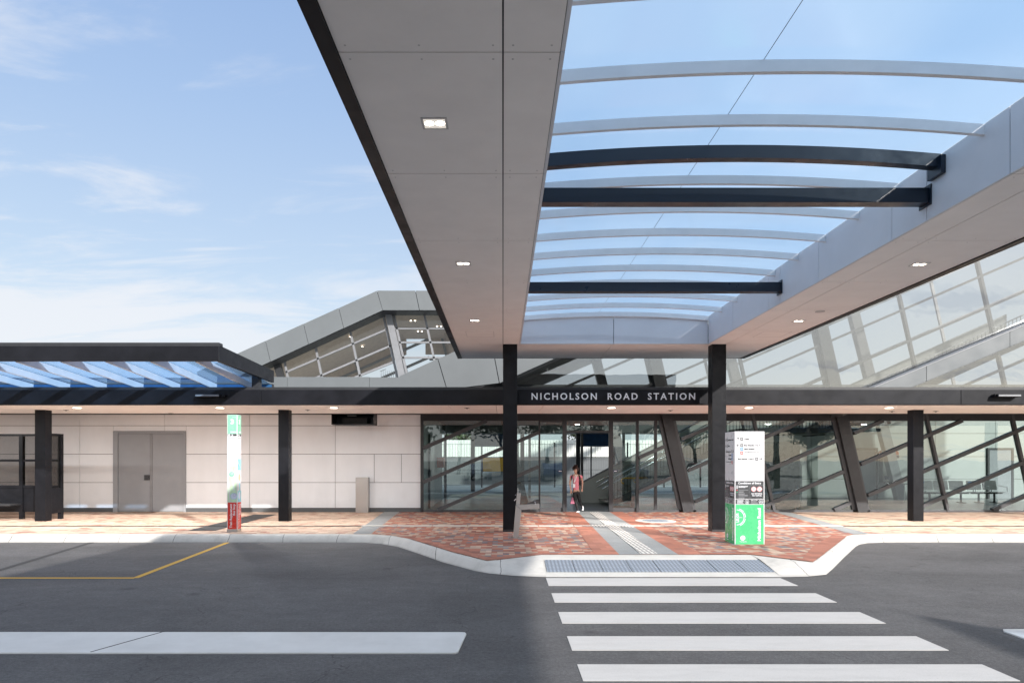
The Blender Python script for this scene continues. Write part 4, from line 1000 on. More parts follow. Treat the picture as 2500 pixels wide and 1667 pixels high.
MB().box(PX(2082,26.5),PX(2111,26.5),26.5,26.88,PZ(1056,26.5),PZ(1032,26.5)).build('casing', 'framegrey', sc_, bevel=.01)
MB().box(PX(2085,26.5),PX(2108,26.5),26.49,26.498,PZ(1053,26.5),PZ(1035,26.5)).build('glass', 'signdark', sc_)
fh = thing('hose_cabinet', 'small red cabinet fixed to the white wall inside the left glass', 'cabinet', (-2.2, 24.8, PZ(1140,24.5)))
MB().box(-2.355,-2.12,24.3,25.0,PZ(1141,24.5),PZ(1116,24.5)).build('casing', 'redbox', fh, bevel=.01)
MB().box(PX(1076,24.3),-2.14,24.285,24.298,PZ(1124,24.3),PZ(1117,24.3)).build('label_plate', 'orange', fh)
# bench seats
def bench(x, n, lab):
    t = thing('waiting_bench', lab, 'bench', (x+n*.28, 24.4, .155), 'metal benches inside the hall')
    for i in range(n):
        a = x+i*.56; c_ = MB().box(a+.03,a+.53,24.2,24.6,.52,.545).build('seat', 'steel', t, bevel=.006)
        MB().prism([(24.60,.60),(24.63,.60),(24.70,.93),(24.67,.93)], 'x', a+.03, a+.53).build('backrest', 'steel', t)
    for i in range(n+1):
        a = x+i*.56; MB().cyl((a,24.15,.545),(a,24.15,.72),.013,n=8).cyl((a,24.15,.72),(a,24.6,.76),.013,n=8).build('armrest', 'chrome', t)
    MB().box(x,x+n*.56,24.36,24.42,.47,.515).build('beam', 'framegrey', t)
    for a in (x+.28, x+n*.56-.28): MB().box(a-.02,a+.02,24.36,24.42,.155,.47).box(a-.03,a+.03,24.15,24.6,.155,.175).build('leg', 'framegrey', t)
    MB().box(x+.07,x+.25,24.655,24.668,.82,.90).build('seat_sticker', 'signblue', t)
bench(PX(2250,24.4), 3, 'metal waiting bench inside the glass, just right of the slim black column')
bench(PX(2346,24.4)+.35, 2, 'shorter metal waiting bench inside, nearest the interior grey door')
cam_ = thing('security_camera', 'small dome camera under the hall ceiling beside the third column', 'camera', (PX(2171,20.9), 20.9, PZ(1034,20.9)))
MB().cyl((PX(2171,20.9),20.9,PZ(1026,20.9)),(PX(2171,20.9),20.9,PZ(1031,20.9)),.06).build('mount', 'white', cam_)
MB().ell((PX(2171,20.9),20.9,PZ(1031,20.9)),(.055,.055,.05)).build('dome', 'signdark', cam_)
tb = thing('cafe_table', 'small dark table on steel legs beside the payphone', 'table', (PX(2214,24.8), 24.8, .155))
MB().cyl((PX(2214,24.8),24.8,.80),(PX(2214,24.8),24.8,.83),.22,n=20).build('top', 'signdark', tb)
for a in (-.08,.08): MB().cyl((PX(2214,24.8)+a,24.8,.155),(PX(2214,24.8)+a,24.8,.80),.02).build('leg', 'chrome', tb)

# ------------------------------------------------------------------ beyond the hall
struct(MB().box(-14, 30, 27.6, 43, -.02, .12).build('platform', 'farconc'))
pf = thing('mesh_fence', 'tall grey chain mesh fence seen through the hall glass', 'fence', (2, 38.6, .12))
for i in range(-1, 10): box('post', 'darkgrey', pf, -3.3+i*2.06, -3.22+i*2.06, 38.56, 38.64, .12, 2.65)
m = MB(); x = -4
while x < 16: m.box(x-.005, x+.005, 38.6, 38.61, .2, 2.6); x += .13
for z in (.25, .9, 1.1, 1.7, 2.55): m.box(-4, 16, 38.59, 38.62, z-.012, z+.012)
o = m.build('mesh', 'mesh', pf)
rw = thing('far_wall', 'long wall with white upper sheets and grey base beyond the mesh fence', 'wall', (4, 46, 0))
MB().box(-16,26,46,46.3,0,1.87).build('base', 'cladgrey', rw)
m = MB(); x = -16
while x < 26: m.box(x, x+.17, 45.9, 46.02, 1.87, 3.0); x += .20
m.box(-16,26,46.0,46.2,1.87,3.0); o = m.build('upper_sheet', 'whitecorr', rw)
pc = thing('platform_shelter', 'dark platform shelter with a deep blue fascia beyond the hall', 'shelter', (1.5, 34, .12))
box('roof', 'darkgrey', pc, -9, 20, 30, 34, 2.95, 3.2)
for (a, b) in ((1155,1262),(1410,1487)): box('blue_fascia', 'blueband', pc, PX(a,34), PX(b,34), 33.9, 34, PZ(1090,34), 2.95)
for px in (1150, 1270, 1405, 1490, 1640): box('post', 'darkgrey', pc, PX(px,34), PX(px,34)+.2, 33.7, 33.9, .12, 2.95)
op = thing('orange_panel', 'orange yellow panel on the mesh fence left of the big black column', 'panel', (PX(1205,38.4), 38.4, PZ(1150,38.4)))
MB().box(PX(1179,38.4),PX(1243,38.4),38.4,38.46,PZ(1150,38.4),PZ(1117,38.4)).build('sheet', 'orangepanel', op)
MB().box(PX(1179,38.4)-.03,PX(1243,38.4)+.03,38.45,38.5,PZ(1151,38.4),PZ(1116,38.4)).build('frame', 'darkgrey', op)

# ------------------------------------------------------------------ footbridge hall behind (upper left)
fbh = thing('footbridge_hall', 'grey hooded footbridge hall with slanting glazing rising behind the low roof', 'building', (-4, 30, 0))
Yh = 27.0; Yk = 33.5
def hp_(px, py): return PP(px, py, Yh)
top = [(480,910),(595,856),(920,710),(1262,709)]; bot = [(540,938),(654,885),(935,757),(1262,757)]
m = MB()
sg = [(480,545),(545,648),(648,741),(741,827),(827,920)]
tl = lambda px: 856-.449*(px-595); bl = lambda px: 885-.4555*(px-654)
for a, b in sg:
    lo = (10, 10)
    m.prism([hp_(a+12+.5, bl(a+12)), hp_(b+12-.5 if b < 920 else 934, bl(b+12) if b < 920 else 757), hp_(b-.5, tl(b)), hp_(a+.5, tl(a))], 'y', Yh, Yh+.05)
for a, b in ((920,1014),(1014,1130),(1130,1262)):
    m.prism([hp_(a+(14 if a == 920 else 10)+.7,757), hp_(b+10-.7,757), hp_(b-.7,709.5), hp_(a+.7,709.5)], 'y', Yh, Yh+.05)
m.build('hood_fascia', 'cladgrey', fbh)
m = MB(); m.prism([hp_(482,912),hp_(921,712),hp_(1262,712),hp_(1262,755),hp_(934,755),hp_(490,957)], 'y', Yh+.05, Yh+.12); m.build('fascia_backing', 'gap', fbh)
C_x = hp_(1262,757)[0]
m = MB(); m.prism([hp_(430,987),hp_(935,757),hp_(1262,757),hp_(1262,750),hp_(933,750),hp_(430,980)], 'y', Yh+.12, Yh+1.0); m.build('soffit', 'darkgrey', fbh)
m = MB(); m.prism([hp_(430,987),hp_(935,757),hp_(1262,757),hp_(1262,748),hp_(932,748),hp_(430,978)], 'y', Yh+1.0, Yk); m.build('ceiling', 'ceilbrown', fbh)
m = MB(); m.prism([hp_(482,914),hp_(921,714),hp_(1262,714),hp_(1262,720),hp_(922,720),hp_(482,920)], 'y', Yh+.12, Yk+.3); m.build('roof', 'cladgrey', fbh)
MB().box(-16, C_x, Yh+.5, Yk, 3.3, 3.4).build('floor', 'concretelight', fbh)  # unseen pale slab, added to bounce sunlight up onto the brown ceiling
Yq = Yh+1.0       # glazing plane
zsf = hp_(935,757)[1]
def q_(px, py): return PP(px, py, Yq)
# re-derive profile on the glazing plane
A_ = hp_(430,987); B_ = hp_(935,757); C_ = hp_(1262,757)
gl = MB(); gl.prism([(A_[0],A_[1]),(B_[0],B_[1]),(C_[0],C_[1]),(C_[0],3.6),(A_[0],3.6)], 'y', Yq, Yq+.012); gl.build('glazing', 'glassfar', fbh)
prof_poly_l = [(A_[0],A_[1]),(B_[0],B_[1]),(B_[0]+1.3,3.6),(A_[0],3.6)]
def zline(p, q, wd, y0, y1, name, mat): MB().bar(p, q, wd, y0, y1).build(name, mat, fbh)
zline(q_(948,760), q_(987,940), .26, Yq-.2, Yq+.1, 'leaning_column', 'midgrey')
zline(q_(677,885), q_(692,940), .26, Yq-.2, Yq+.1, 'leaning_column', 'darkgrey')
for a, b in (((770,845),(790,940)),((854,803),(884,940)),((1035,764),(1072,930)),((694,880),(707,940)),((936,770),(972,930)),((962,770),(996,925)),((1130,764),(1166,930)),((1210,764),(1250,930))):
    zline(q_(*a), q_(*b), .085, Yq-.05, Yq+.05, 'mullion', 'midgrey')
for a, b in (((698,909),(943,805)),((765,925),(954,844)),((850,928),(960,884)),((680,950),(700,940))):
    zline(q_(*a), q_(*b), .075, Yq-.05, Yq+.05, 'transom', 'midgrey')
for py in (802, 836, 873): zline(q_(962,py), q_(1250,py), .07, Yq-.05, Yq+.05, 'transom', 'midgrey')
# rear glazing framing
for x in (-9.4,-7.2,-5.0,-2.8,-.7): zline((x+.9,3.5),(x-.6,9.2) if x > -6 else (x-.1,6.8 if x > -8 else 6.0), .20 if x in (-5.0,-.7) else .12, Yk-.2, Yk-.1, 'rear_mullion', 'midgrey')
zline((-1.2,3.5),(-2.7,8.3), .55, Yk-1.6, Yk-1.2, 'rear_column', 'ceilbrown')
for k in range(4): zline((-10.2,4.4-.9*k+.3),(-3.6,4.4-.9*k+.3+2.9), .12, Yk-.1, Yk, 'rear_transom', 'midgrey')
for z in (4.6,5.7,6.6): zline((-3.6,z),(1.0,z), .12, Yk-.1, Yk, 'rear_transom', 'midgrey')
zz_ = [hp_(935,757)[1]]
MB().box(-3.8, C_[0]+.3, Yk-.05, Yk+.1, zsf-.75, zsf+.1).build('rear_fascia', 'ceilbrown', fbh)
MB().prism([(A_[0],A_[1]),(B_[0],B_[1]),(B_[0],B_[1]-.75),(A_[0],A_[1]-.75)], 'y', Yk-.05, Yk+.1).build('rear_fascia', 'ceilbrown', fbh)
def hlamp(px, py):
    # on the ceiling plane: find Y where the ceiling is seen at that pixel
    for i in range(200):
        Y = Yh+1.2+i*.03; x = PX(px,Y); z = PZ(py,Y)
        zc = B_[1] if x > B_[0] else B_[1]+(x-B_[0])*(B_[1]-A_[1])/(B_[0]-A_[0])
        if z >= zc: 
            z = zc-.01
            m = MB()
            for s_ in (-1,1): m.cyl((x+s_*.09,Y,z-.012),(x+s_*.09,Y,z),.032,n=12)
            m.build('ceiling_lamp', 'lamp', fbh); return
for p in ((1008,782),(1025,808),(850,821),(880,845),(1072,796)): hlamp(*p)
m = MB()
for i in range(9): m.box(PX(930,30)+i*.09, PX(930,30)+i*.09+.015, 30, 30.02, PZ(914,30)-.3, PZ(905,30))
m.bar((PX(928,30),PZ(906,30)),(PX(942,30),PZ(901,30)),.03,30,30.02); m.build('rail', 'midgrey', fbh)

# ------------------------------------------------------------------ wayfinding totem
def totem():
    x0, x1, y0, y1, zb, zt = 4.225, 4.77, 12.45, 12.99, .15, 2.21
    t = thing('wayfinding_totem', 'tall square totem, white above and green below, right of the black column', 'sign', ((x0+x1)/2, (y0+y1)/2, .15))
    MB().box(x0,x1,y0,y1,zb,zt).build('casing', 'signwhite', t, bevel=.006)
    H = zt-zb
    for fi, (O, U, Nn) in enumerate((((x0,y0,zb),(1,0,0),(0,-1,0)),((x0,y1,zb),(0,-1,0),(-1,0,0)))):
        W = .545 if fi == 0 else .54
        f = Face(O, U, (0,0,1), Nn, t)
        V = lambda py: (1328.5-py)/(1328.5-1053)*H
        Up = lambda zx: (zx-273)/(645-273)*W          # zoom x of the sign detail picture
        V2 = lambda zy: V(1040+zy/5.06)
        e1 = .016
        f.rect(e1, W-e1, .004, V2(968), 'signgreen', 1, 'green_panel')
        f.rect(e1, W-e1, V2(962), V2(902), 'signdark', 1, 'dark_panel'); f.rect(e1, W-e1, V2(896), V2(678), 'signdark', 1, 'dark_panel')
        # conditions
        f.text('Conditions of Entry', Up(318), Up(600), V2(714), V2(690), 'letters', bold=.02)
        f.line((Up(462),V2(735)),(Up(462),V2(893)),.002,'graytxt',2,'rule'); f.line((Up(290),V2(728)),(Up(638),V2(728)),.002,'graytxt',2,'rule')
        for cxz in (510, 582):
            f.disc(Up(cxz), V2(777), .047, .047, 'letters', 2, 'safety_print'); f.ring(Up(cxz), V2(777), .037, .008, 'pink2', 3, 'red_ring')
            f.line((Up(cxz)-.028,V2(777)+.028),(Up(cxz)+.028,V2(777)-.028),.007,'pink2',3,'red_ring'); f.rect(Up(cxz)-.022,Up(cxz)+.022,V2(777)-.008,V2(777)-.002,'signdark',3,'symbol_mark')
        f.text('NO SMOKING', Up(481), Up(616), V2(840), V2(825), 'letters', bold=.025); f.text('NO VAPING', Up(490), Up(607), V2(864), V2(849), 'letters', bold=.025)
        for a, zs_ in ((0,(741,748,756)),(1,(788,)),(2,(807,815)),(3,(832,840)),(4,(853,861)),(5,(881,889))):
            for k, z in enumerate(zs_): f.rect(Up(320), Up([440,441,390,400,440,398][a]-(k==2)*20-k*6), V2(z+2), V2(z-1.6), 'graytxt' if a else 'letters', 2, 'small_print')
        for k, z in enumerate((739,753,767,790)): f.disc(Up(302), V2(z), .009, .009, 'pink2' if k == 3 else 'letters', 2, 'safety_print' if k < 3 else 'red_ring', n=10)
        f.disc(Up(302), V2(815), .009, .009, 'signgreen', 2, 'symbol_green', n=10)
        for z, ww in ((913,385),(921,378),(929,388),(937,372),(945,377),(954,385)): f.rect(Up(302), Up(ww), V2(z+1.8), V2(z-1.5), 'letters', 2, 'small_print')
        f.text('Bikes on Trains', Up(476), Up(560), V2(917), V2(908), 'letters', bold=.02)
        for z, ww in ((924,550),(932,535),(940,560),(948,562),(956,555)): f.rect(Up(476), Up(ww), V2(z+1.8), V2(z-1.5), 'graytxt', 2, 'small_print')
        for cxz in (426, 599): f.ring(Up(cxz), V2(933), .034, .005, 'letters', 2, 'safety_print')
        f.ring(Up(427), V2(938), .012, .006, 'letters', 2, 'safety_print'); f.rect(Up(423), Up(426), V2(935), V2(917), 'letters', 2, 'safety_print'); f.line((Up(424),V2(926)),(Up(440),V2(948)),.006,'letters',2,'symbol')
        f.ring(Up(589), V2(938), .009, .004, 'letters', 2, 'safety_print'); f.ring(Up(609), V2(938), .009, .004, 'letters', 2, 'safety_print'); f.line((Up(591),V2(934)),(Up(606),V2(924)),.005,'letters',2,'symbol'); f.line((Up(591),V2(924)),(Up(607),V2(934)),.005,'letters',2,'symbol')
        # green part
        f.text('Nicholson Road', Up(556), Up(596), V2(1415), V2(1012), 'letters', rot=True, bold=.03)
        f.ring(Up(296), V2(1125), .132, .011, 'letters', 2, 'emblem', a0=-88, a1=88)
        f.ring(Up(296), V2(1125), .157, .010, 'letters', 2, 'emblem', a0=-66, a1=-8, n=16); f.ring(Up(296), V2(1125), .157, .010, 'letters', 2, 'emblem', a0=0, a1=30, n=8); f.ring(Up(296), V2(1125), .157, .010, 'letters', 2, 'emblem', a0=36, a1=72, n=10)
        f.rect(Up(290), Up(368), V2(1129), V2(1125), 'letters', 2, 'emblem')
        f.text('UR', Up(292), Up(326), V2(1185), V2(1133), 'letters', rot=True, bold=.03); f.text('OR', Up(292), Up(322), V2(1121), V2(1072), 'letters', rot=True, bold=.03)
        f.disc(Up(374), V2(1380), .045, .045, 'letters', 2, 'logo'); f.line((Up(374),V2(1380)),(Up(398),V2(1372)),.005,'signgreen',3,'logo_cut'); f.line((Up(372),V2(1380)),(Up(394),V2(1406)),.005,'signgreen',3,'logo_cut')
        f.text('Transperth', Up(334), Up(422), V2(1430), V2(1416), 'letters')
        # white upper directory
        def icon(zx, zy, mat):
            u, v = Up(zx), V2(zy); f.rect(u-.025, u+.025, v-.028, v+.028, mat, 1, 'pictogram_'+mat)
            f.rect(u-.012, u+.012, v-.014, v+.017, 'signwhite', 2, 'pictogram_mark'); f.rect(u-.008, u+.008, v+.002, v+.010, mat, 3, 'pictogram_window_'+mat)
        def arrow(zx, zy, dx, dy):
            u, v = Up(zx), V2(zy); a_ = .026; f.line((u-dx*a_,v-dy*a_),(u+dx*a_,v+dy*a_),.009,'signdark',1,'arrow')
            for s_ in (-1,1): f.line((u+dx*a_*1.05,v+dy*a_*1.05),(u+dx*.002-s_*dy*.024,v+dy*.002+s_*dx*.024),.009,'signdark',2,'arrow')
        for z in (199, 366): f.line((Up(300),V2(z)),(Up(610),V2(z)),.003,'graytxt',1,'rule')
        if fi == 0:
            arrow(316,160,0,1); icon(361,160,'signdark'); f.text('Trains', Up(391), Up(455), V2(170), V2(151), 'signdark', cap=True)
            arrow(316,237,-1,0); icon(361,237,'signdark'); f.text('Bus Stands 3 to 5', Up(391), Up(587), V2(246), V2(227), 'signdark')
            icon(361,283,'signblue'); f.text('Bike Shelter', Up(393), Up(524), V2(292), V2(273), 'signdark')
            icon(361,330,'signred'); f.text('Train replacement bus to Perth', Up(391), Up(577), V2(322), V2(313), 'textdark', bold=.02)
            f.rect(Up(391),Up(448),V2(333),V2(330),'graytxt',1,'small_print2'); f.rect(Up(391),Up(585),V2(344),V2(341),'graytxt',1,'small_print2')
            f.text('Bus Stands 1 and 2', Up(313), Up(517), V2(414), V2(395), 'signdark'); icon(548,405,'signdark'); arrow(594,405,1,0)
        else:
            arrow(316,165,-1,0); icon(361,165,'signdark'); f.text('Bus Stands 1 and 2', Up(391), Up(600), V2(175), V2(156), 'signdark')
            arrow(316,240,-1,0); icon(361,240,'signdark'); f.text('Trains', Up(391), Up(455), V2(250), V2(231), 'signdark')
            arrow(594,312,1,0); icon(548,312,'signdark'); f.text('Bus Stands 3 to 5', Up(313), Up(517), V2(322), V2(303), 'signdark')
            icon(548,358,'signblue'); f.text('Car Park', Up(423), Up(523), V2(368), V2(349), 'signdark'); icon(548,402,'signblue'); f.text('Taxi Stand', Up(403), Up(523), V2(412), V2(393), 'signdark'); icon(548,448,'signred'); f.text('Train replacement bus', Up(313), Up(517), V2(445), V2(436), 'textdark', bold=.02)
        f.flush({'letters': 'marking'})
    return t
totem()

# ------------------------------------------------------------------ bus stop totem
def busstop():
    x0, x1, y0, y1, zb, zt = -5.902, -5.682, 14.6, 14.82, .15, 2.655
    t = thing('bus_stop_totem', 'slim square bus stop totem, green top, map strip and red base near the kerb', 'sign', ((x0+x1)/2, 14.7, .15))
    MB().box(x0,x1,y0,y1,zb,zt).build('casing', 'signwhite', t, bevel=.006)
    MB().box(x0-.003,x1+.003,y0-.003,y1+.003,zb,zb+.055).build('foot', 'steel', t)
    for fi, (O, U, Nn) in enumerate((((x0,y0,zb),(1,0,0),(0,-1,0)),((x1,y0,zb),(0,1,0),(1,0,0)))):
        W = .22; f = Face(O, U, (0,0,1), Nn, t); H = zt-zb
        V = lambda z: (1505-z)/(1505-62)*H
        Up = lambda u: u*W
        f.rect(.014, W-.014, V(297), V(66), 'signgreen2' , 1, 'green_panel'); f.rect(.014, W-.014, V(325), V(299), 'signdark', 1, 'dark_band')
        f.text('3', Up(.33), Up(.68), V(175), V(117), 'letters', bold=.03); f.text('Stand', Up(.5), Up(.86), V(97), V(88), 'letters')
        f.text('29023', Up(.33), Up(.92), V(284), V(267), 'letters', bold=.02); f.text('2', Up(.42), Up(.6), V(322), V(303), 'letters', bold=.03)
        f.disc(Up(.2), V(312), .024, .018, 'letters', 2, 'leaf_mark')
        f.rect(Up(.12),Up(.88),V(352),V(346),'graytxt',1,'small_print'); f.rect(Up(.08),Up(.94),V(524),V(516),'maplilac',1,'strip')
        f.text('508', Up(.12), Up(.42), V(546), V(534), 'graytxt')
        for z in (533,542,551,566): f.rect(Up(.55),Up(.85),V(z+3),V(z),'graytxt',1,'small_print')
        # map panel
        f.rect(.014,W-.014,V(1138),V(700 if fi == 0 else 608),'mapgreen' if fi == 0 else 'mapteal',1,'map_ground')
        if fi == 0:
            f.disc(Up(.45), V(795), .072, .052*1.15, 'signwhite', 2, 'map_ring'); f.disc(Up(.45), V(795), .055, .055, 'signgreen2', 3, 'map_lake'); f.ring(Up(.47), V(788), .017, .007, 'signwhite', 4, 'map_ring2', n=14)
            f.line((Up(.08),V(820)),(Up(.3),V(1130)),.02,'signwhite',2,'map_path'); f.line((Up(.5),V(850)),(Up(.72),V(1000)),.014,'maplilac',2,'map_road'); f.line((Up(.9),V(610)),(Up(.6),V(745)),.008,'maporange',2,'map_line')
            f.ring(Up(.66), V(1065), .068, .006, 'mapteal', 3, 'map_edge'); f.disc(Up(.66), V(1065), .066, .066, 'maplilac', 2, 'map_plaza'); f.ring(Up(.72), V(1050), .026, .004, 'graytxt', 3, 'map_edge2', n=14)
        else:
            f.rect(.014,W-.014,V(1000),V(745),'signwhite',2,'map_clear'); f.disc(Up(.5), V(835), .055, .075, 'maporange', 3, 'map_spot'); f.disc(Up(.5), V(1060), .06, .08, 'maplilac', 2, 'map_plaza')
            f.line((Up(.1),V(640)),(Up(.9),V(720)),.016,'signwhite',2,'map_path'); f.line((Up(.55),V(905)),(Up(.5),V(1000)),.05,'mapteal',3,'map_river')
        f.rect(.014, W-.014, V(1470), V(1142), 'signred', 1, 'red_panel')
        f.text('Train Replacement', Up(.26), Up(.48), V(1455), V(1160), 'letters', rot=True, bold=.02); f.text('Bus Stop', Up(.56), Up(.78), V(1300), V(1160), 'letters', rot=True, bold=.02)
        f.flush()
busstop()

# ------------------------------------------------------------------ drinking fountain
df = thing('drinking_fountain', 'leaning stainless steel drinking fountain with side arm beside the black column', 'drinking fountain', (.25, 13.5, .15))
Yd = 13.46
m = MB()
A0 = PP(1252.5,1313,Yd); A1 = PP(1265,1313,Yd); B0 = PP(1259.5,1232,Yd); B1 = PP(1273,1244,Yd)
m.prism([A0, A1, B1, B0], 'y', Yd-.06, Yd+.06); m.build('post', 'steel', df, bevel=.004)
m = MB(); m.prism([PP(1260,1232,Yd), PP(1269,1232,Yd), PP(1271.5,1203.5,Yd), PP(1262,1203.5,Yd)], 'y', Yd-.005, Yd+.06); m.build('upper_post', 'steel', df, bevel=.004)
m = MB(); m.prism([PP(1260.5,1232.5,Yd), PP(1273.4,1243.6,Yd), PP(1316.5,1240.5,Yd), PP(1316.5,1229,Yd)], 'y', Yd-.06, Yd+.06); m.build('arm', 'steel', df, bevel=.004)
box('foot_plate', 'steel', df, A0[0]-.05, A1[0]+.05, Yd-.09, Yd+.09, .15, .162)
x = PX(1307,Yd); z = PZ(1229.5,Yd); m = MB(); m.cyl((x,Yd,z-.01),(x,Yd,z+.035),.008,n=8); m.cyl((x,Yd,z+.035),(x-.018,Yd,z+.045),.008,n=8); m.build('bubbler', 'chrome', df)
x = PX(1260,Yd); z = PZ(1208,Yd); m = MB(); m.cyl((x,Yd+.02,z),(x-.02,Yd+.02,z),.008,n=8); m.cyl((x,Yd+.02,PZ(1217,Yd)),(x-.035,Yd+.02,PZ(1222,Yd)),.007,n=8); m.build('tap', 'chrome', df)
MB().cyl((PX(1265,Yd),Yd+.04,PZ(1203.5,Yd)),(PX(1264.8,Yd),Yd+.04,PZ(1191,Yd)),.006,n=8).build('bottle_filler', 'chrome', df)
# manhole cover
mh = thing('manhole_cover', 'round pale concrete manhole surround with grey lid set in the red paving', 'manhole cover', (3.82, 17.1, .15))
mm = MB(); mm.cyl((3.82,17.1,.151),(3.82,17.1,.15+4*e), .50, n=40); mm.build('surround', 'ramp', mh)
mm = MB(); mm.cyl((3.82,17.1,.151),(3.82,17.1,.15+5.5*e), .33, n=36); mm.build('lid', 'tactgrey', mh)

# ------------------------------------------------------------------ bus shelter at the left edge
bs = thing('bus_shelter', 'black framed bus shelter with tinted glass at the left edge', 'shelter', (-13, 17.8, .15))
Yb = 17.8; zt = PZ(1059,Yb)
def bz(py): return PZ(py, Yb)
xr = PX(152,Yb); posts = [(xr-.09, xr), (PX(49,Yb), PX(58,Yb)), (PX(49,Yb)-1.6, PX(58,Yb)-1.6), (PX(49,Yb)-3.2, PX(58,Yb)-3.2)]
for a, b in posts: box('post', 'black', bs, a, b, Yb-.05, Yb+.05, .15, zt)
for (p, q) in zip(posts[1:], posts[:-1]):
    a, b = p[1], q[0]
    for (t0, t1) in ((1059,1064.5),(1121,1126.5),(1184,1190)): box('rail', 'black', bs, a, b, Yb-.04, Yb+.04, bz(t1), bz(t0))
    box('glass_panel', 'glassdark', bs, a, b, Yb-.004, Yb+.004, bz(1184), bz(1064.5))
    box('lower_panel', 'black', bs, a, b, Yb-.02, Yb+.02, bz(1248), bz(1190))
for a, b in posts[:1]:
    box('side_frame', 'black', bs, xr-.05, xr, Yb-.62, Yb-.05, bz(1250), bz(1190))
    box('side_glass', 'glassdark', bs, xr-.03, xr-.022, Yb-.60, Yb-.05, bz(1190), zt-.04); box('side_rail', 'black', bs, xr-.05, xr, Yb-.62, Yb-.05, zt-.05, zt)
    box('side_post', 'black', bs, xr-.06, xr, Yb-.68, Yb-.60, .15, zt)
box('bench', 'darkgrey', bs, posts[3][0], posts[1][1], Yb-.5, Yb-.1, .52, .56)

# ------------------------------------------------------------------ person
def skin(name, nodes, edges, mats, parent, sub=2, pick=None, root=None):
    me = bpy.data.meshes.new(name); keys = list(nodes); idx = {k: i for i, k in enumerate(keys)}; o_ = ORG[parent]
    me.from_pydata([Vector(nodes[k][0])*S-o_ for k in keys], [(idx[a], idx[b]) for a, b in edges], [])
    ob = bpy.data.objects.new(name, me); COL.objects.link(ob)
    sk = ob.modifiers.new('s', 'SKIN'); sk.use_smooth_shade = True; sk.branch_smoothing = .4
    for k in keys:
        r = nodes[k][1]; r = (r, r) if not isinstance(r, tuple) else r
        sv = me.skin_vertices[0].data[idx[k]]; sv.radius = (r[0]*S, r[1]*S); sv.use_root = (k == (root or keys[0]))
    ss = ob.modifiers.new('u', 'SUBSURF'); ss.levels = sub; ss.render_levels = sub
    dg = bpy.context.evaluated_depsgraph_get(); dg.update()
    nm = bpy.data.meshes.new_from_object(ob.evaluated_get(dg)); nm.name = name
    bpy.data.objects.remove(ob)
    nm.materials.clear()
    for x_ in mats: nm.materials.append(M[x_])
    if pick:
        for p in nm.polygons: p.material_index = pick(p.center+o_)
    for p in nm.polygons: p.use_smooth = True
    o = bpy.data.objects.new(name, nm); COL.objects.link(o); o.parent = parent; ORG[o] = o_
    return o
def pq(zx, zy, dy=0): return (((1360+zx/9.8)-CX)*.01198, 19.97+dy, H_+(CY-(1110+zy/9.8))*.01198)
pe_ = thing('person', 'woman in pink shirt and black leggings walking out of the open doors', 'person', (2.15, 19.9, .152))
nb = {'pelvis': (pq(458,880), (.100,.085)), 'waist': (pq(455,760), (.090,.075)), 'chest': (pq(455,600), (.105,.08)), 'upchest': (pq(455,510), (.085,.065)), 'neck': (pq(450,450,-.005), .036), 'skullb': (pq(442,400,-.02), (.048,.05)), 'head': (pq(436,345,-.02), (.070,.078)), 'crown': (pq(438,305,-.015), (.050,.058)),
 'nose': (pq(392,358,-.06), .010),
 'sR': (pq(565,495), .040), 'eR': (pq(612,650,.02), .030), 'wR': (pq(600,785,-.02), .020), 'hR': (pq(596,830,-.03), (.026,.016)),
 'sL': (pq(345,500), .040), 'eL': (pq(306,680,.0), .030), 'wL': (pq(325,820,-.06), .020), 'hL': (pq(334,868,-.07), (.026,.016)),
 'hipR': (pq(505,920,.01), .078), 'kR': (pq(548,1110,.03), .048), 'aR': (pq(608,1240,.17), .028), 'fR': (pq(622,1330,.12), .026),
 'hipL': (pq(412,925,-.01), .078), 'kL': (pq(438,1120,-.06), .048), 'aL': (pq(492,1300,-.04), .028), 'fL': (pq(450,1352,-.08), .024)}
for s_, hx, hy in (('R', 596, 830), ('L', 334, 868)):
    dyb = -.03 if s_ == 'R' else -.07
    for i, (dx, l_) in enumerate(((-20, 44), (-8, 54), (5, 56), (17, 46))):
        nb[f'f{s_}{i}a'] = (pq(hx+dx, hy+22, dyb), .0085); nb[f'f{s_}{i}b'] = (pq(hx+dx*1.1, hy+l_, dyb-.015), .007)
    nb[f't{s_}'] = (pq(hx-30 if s_ == 'R' else hx+30, hy+14, dyb-.02), .009)
ed = [('pelvis','waist'),('waist','chest'),('chest','upchest'),('upchest','neck'),('neck','skullb'),('skullb','head'),('head','crown'),('head','nose'),('upchest','sR'),('sR','eR'),('eR','wR'),('wR','hR'),('upchest','sL'),('sL','eL'),('eL','wL'),('wL','hL'),
 ('pelvis','hipR'),('hipR','kR'),('kR','aR'),('aR','fR'),('pelvis','hipL'),('hipL','kL'),('kL','aL'),('aL','fL')]
for s_ in 'RL':
    for i in range(4): ed += [(f'h{s_}', f'f{s_}{i}a'), (f'f{s_}{i}a', f'f{s_}{i}b')]
    ed.append((f'h{s_}', f't{s_}'))
zw = pq(0,890)[2]*S; xl_, xr_ = pq(360,0)[0]*S, pq(565,0)[0]*S; zan = pq(0,1295)[2]*S
def pk(c_):
    if c_.z < zw+.02 and (xl_ < c_.x < xr_ or c_.z < pq(0,950)[2]*S): return 1
    return 0
skin('body', nb, ed, ['skin', 'legging'], pe_, 2, pk)
ns = {'p': (pq(452,868), (.122,.105)), 'w': (pq(452,760), (.112,.098)), 'c': (pq(453,610), (.122,.098)), 'u': (pq(455,515), (.098,.078)), 'k': (pq(450,468,-.005), .045), 'sr': (pq(575,505), .052), 'er': (pq(596,572), .047), 'sl': (pq(338,510), .052), 'el': (pq(322,575), .047)}
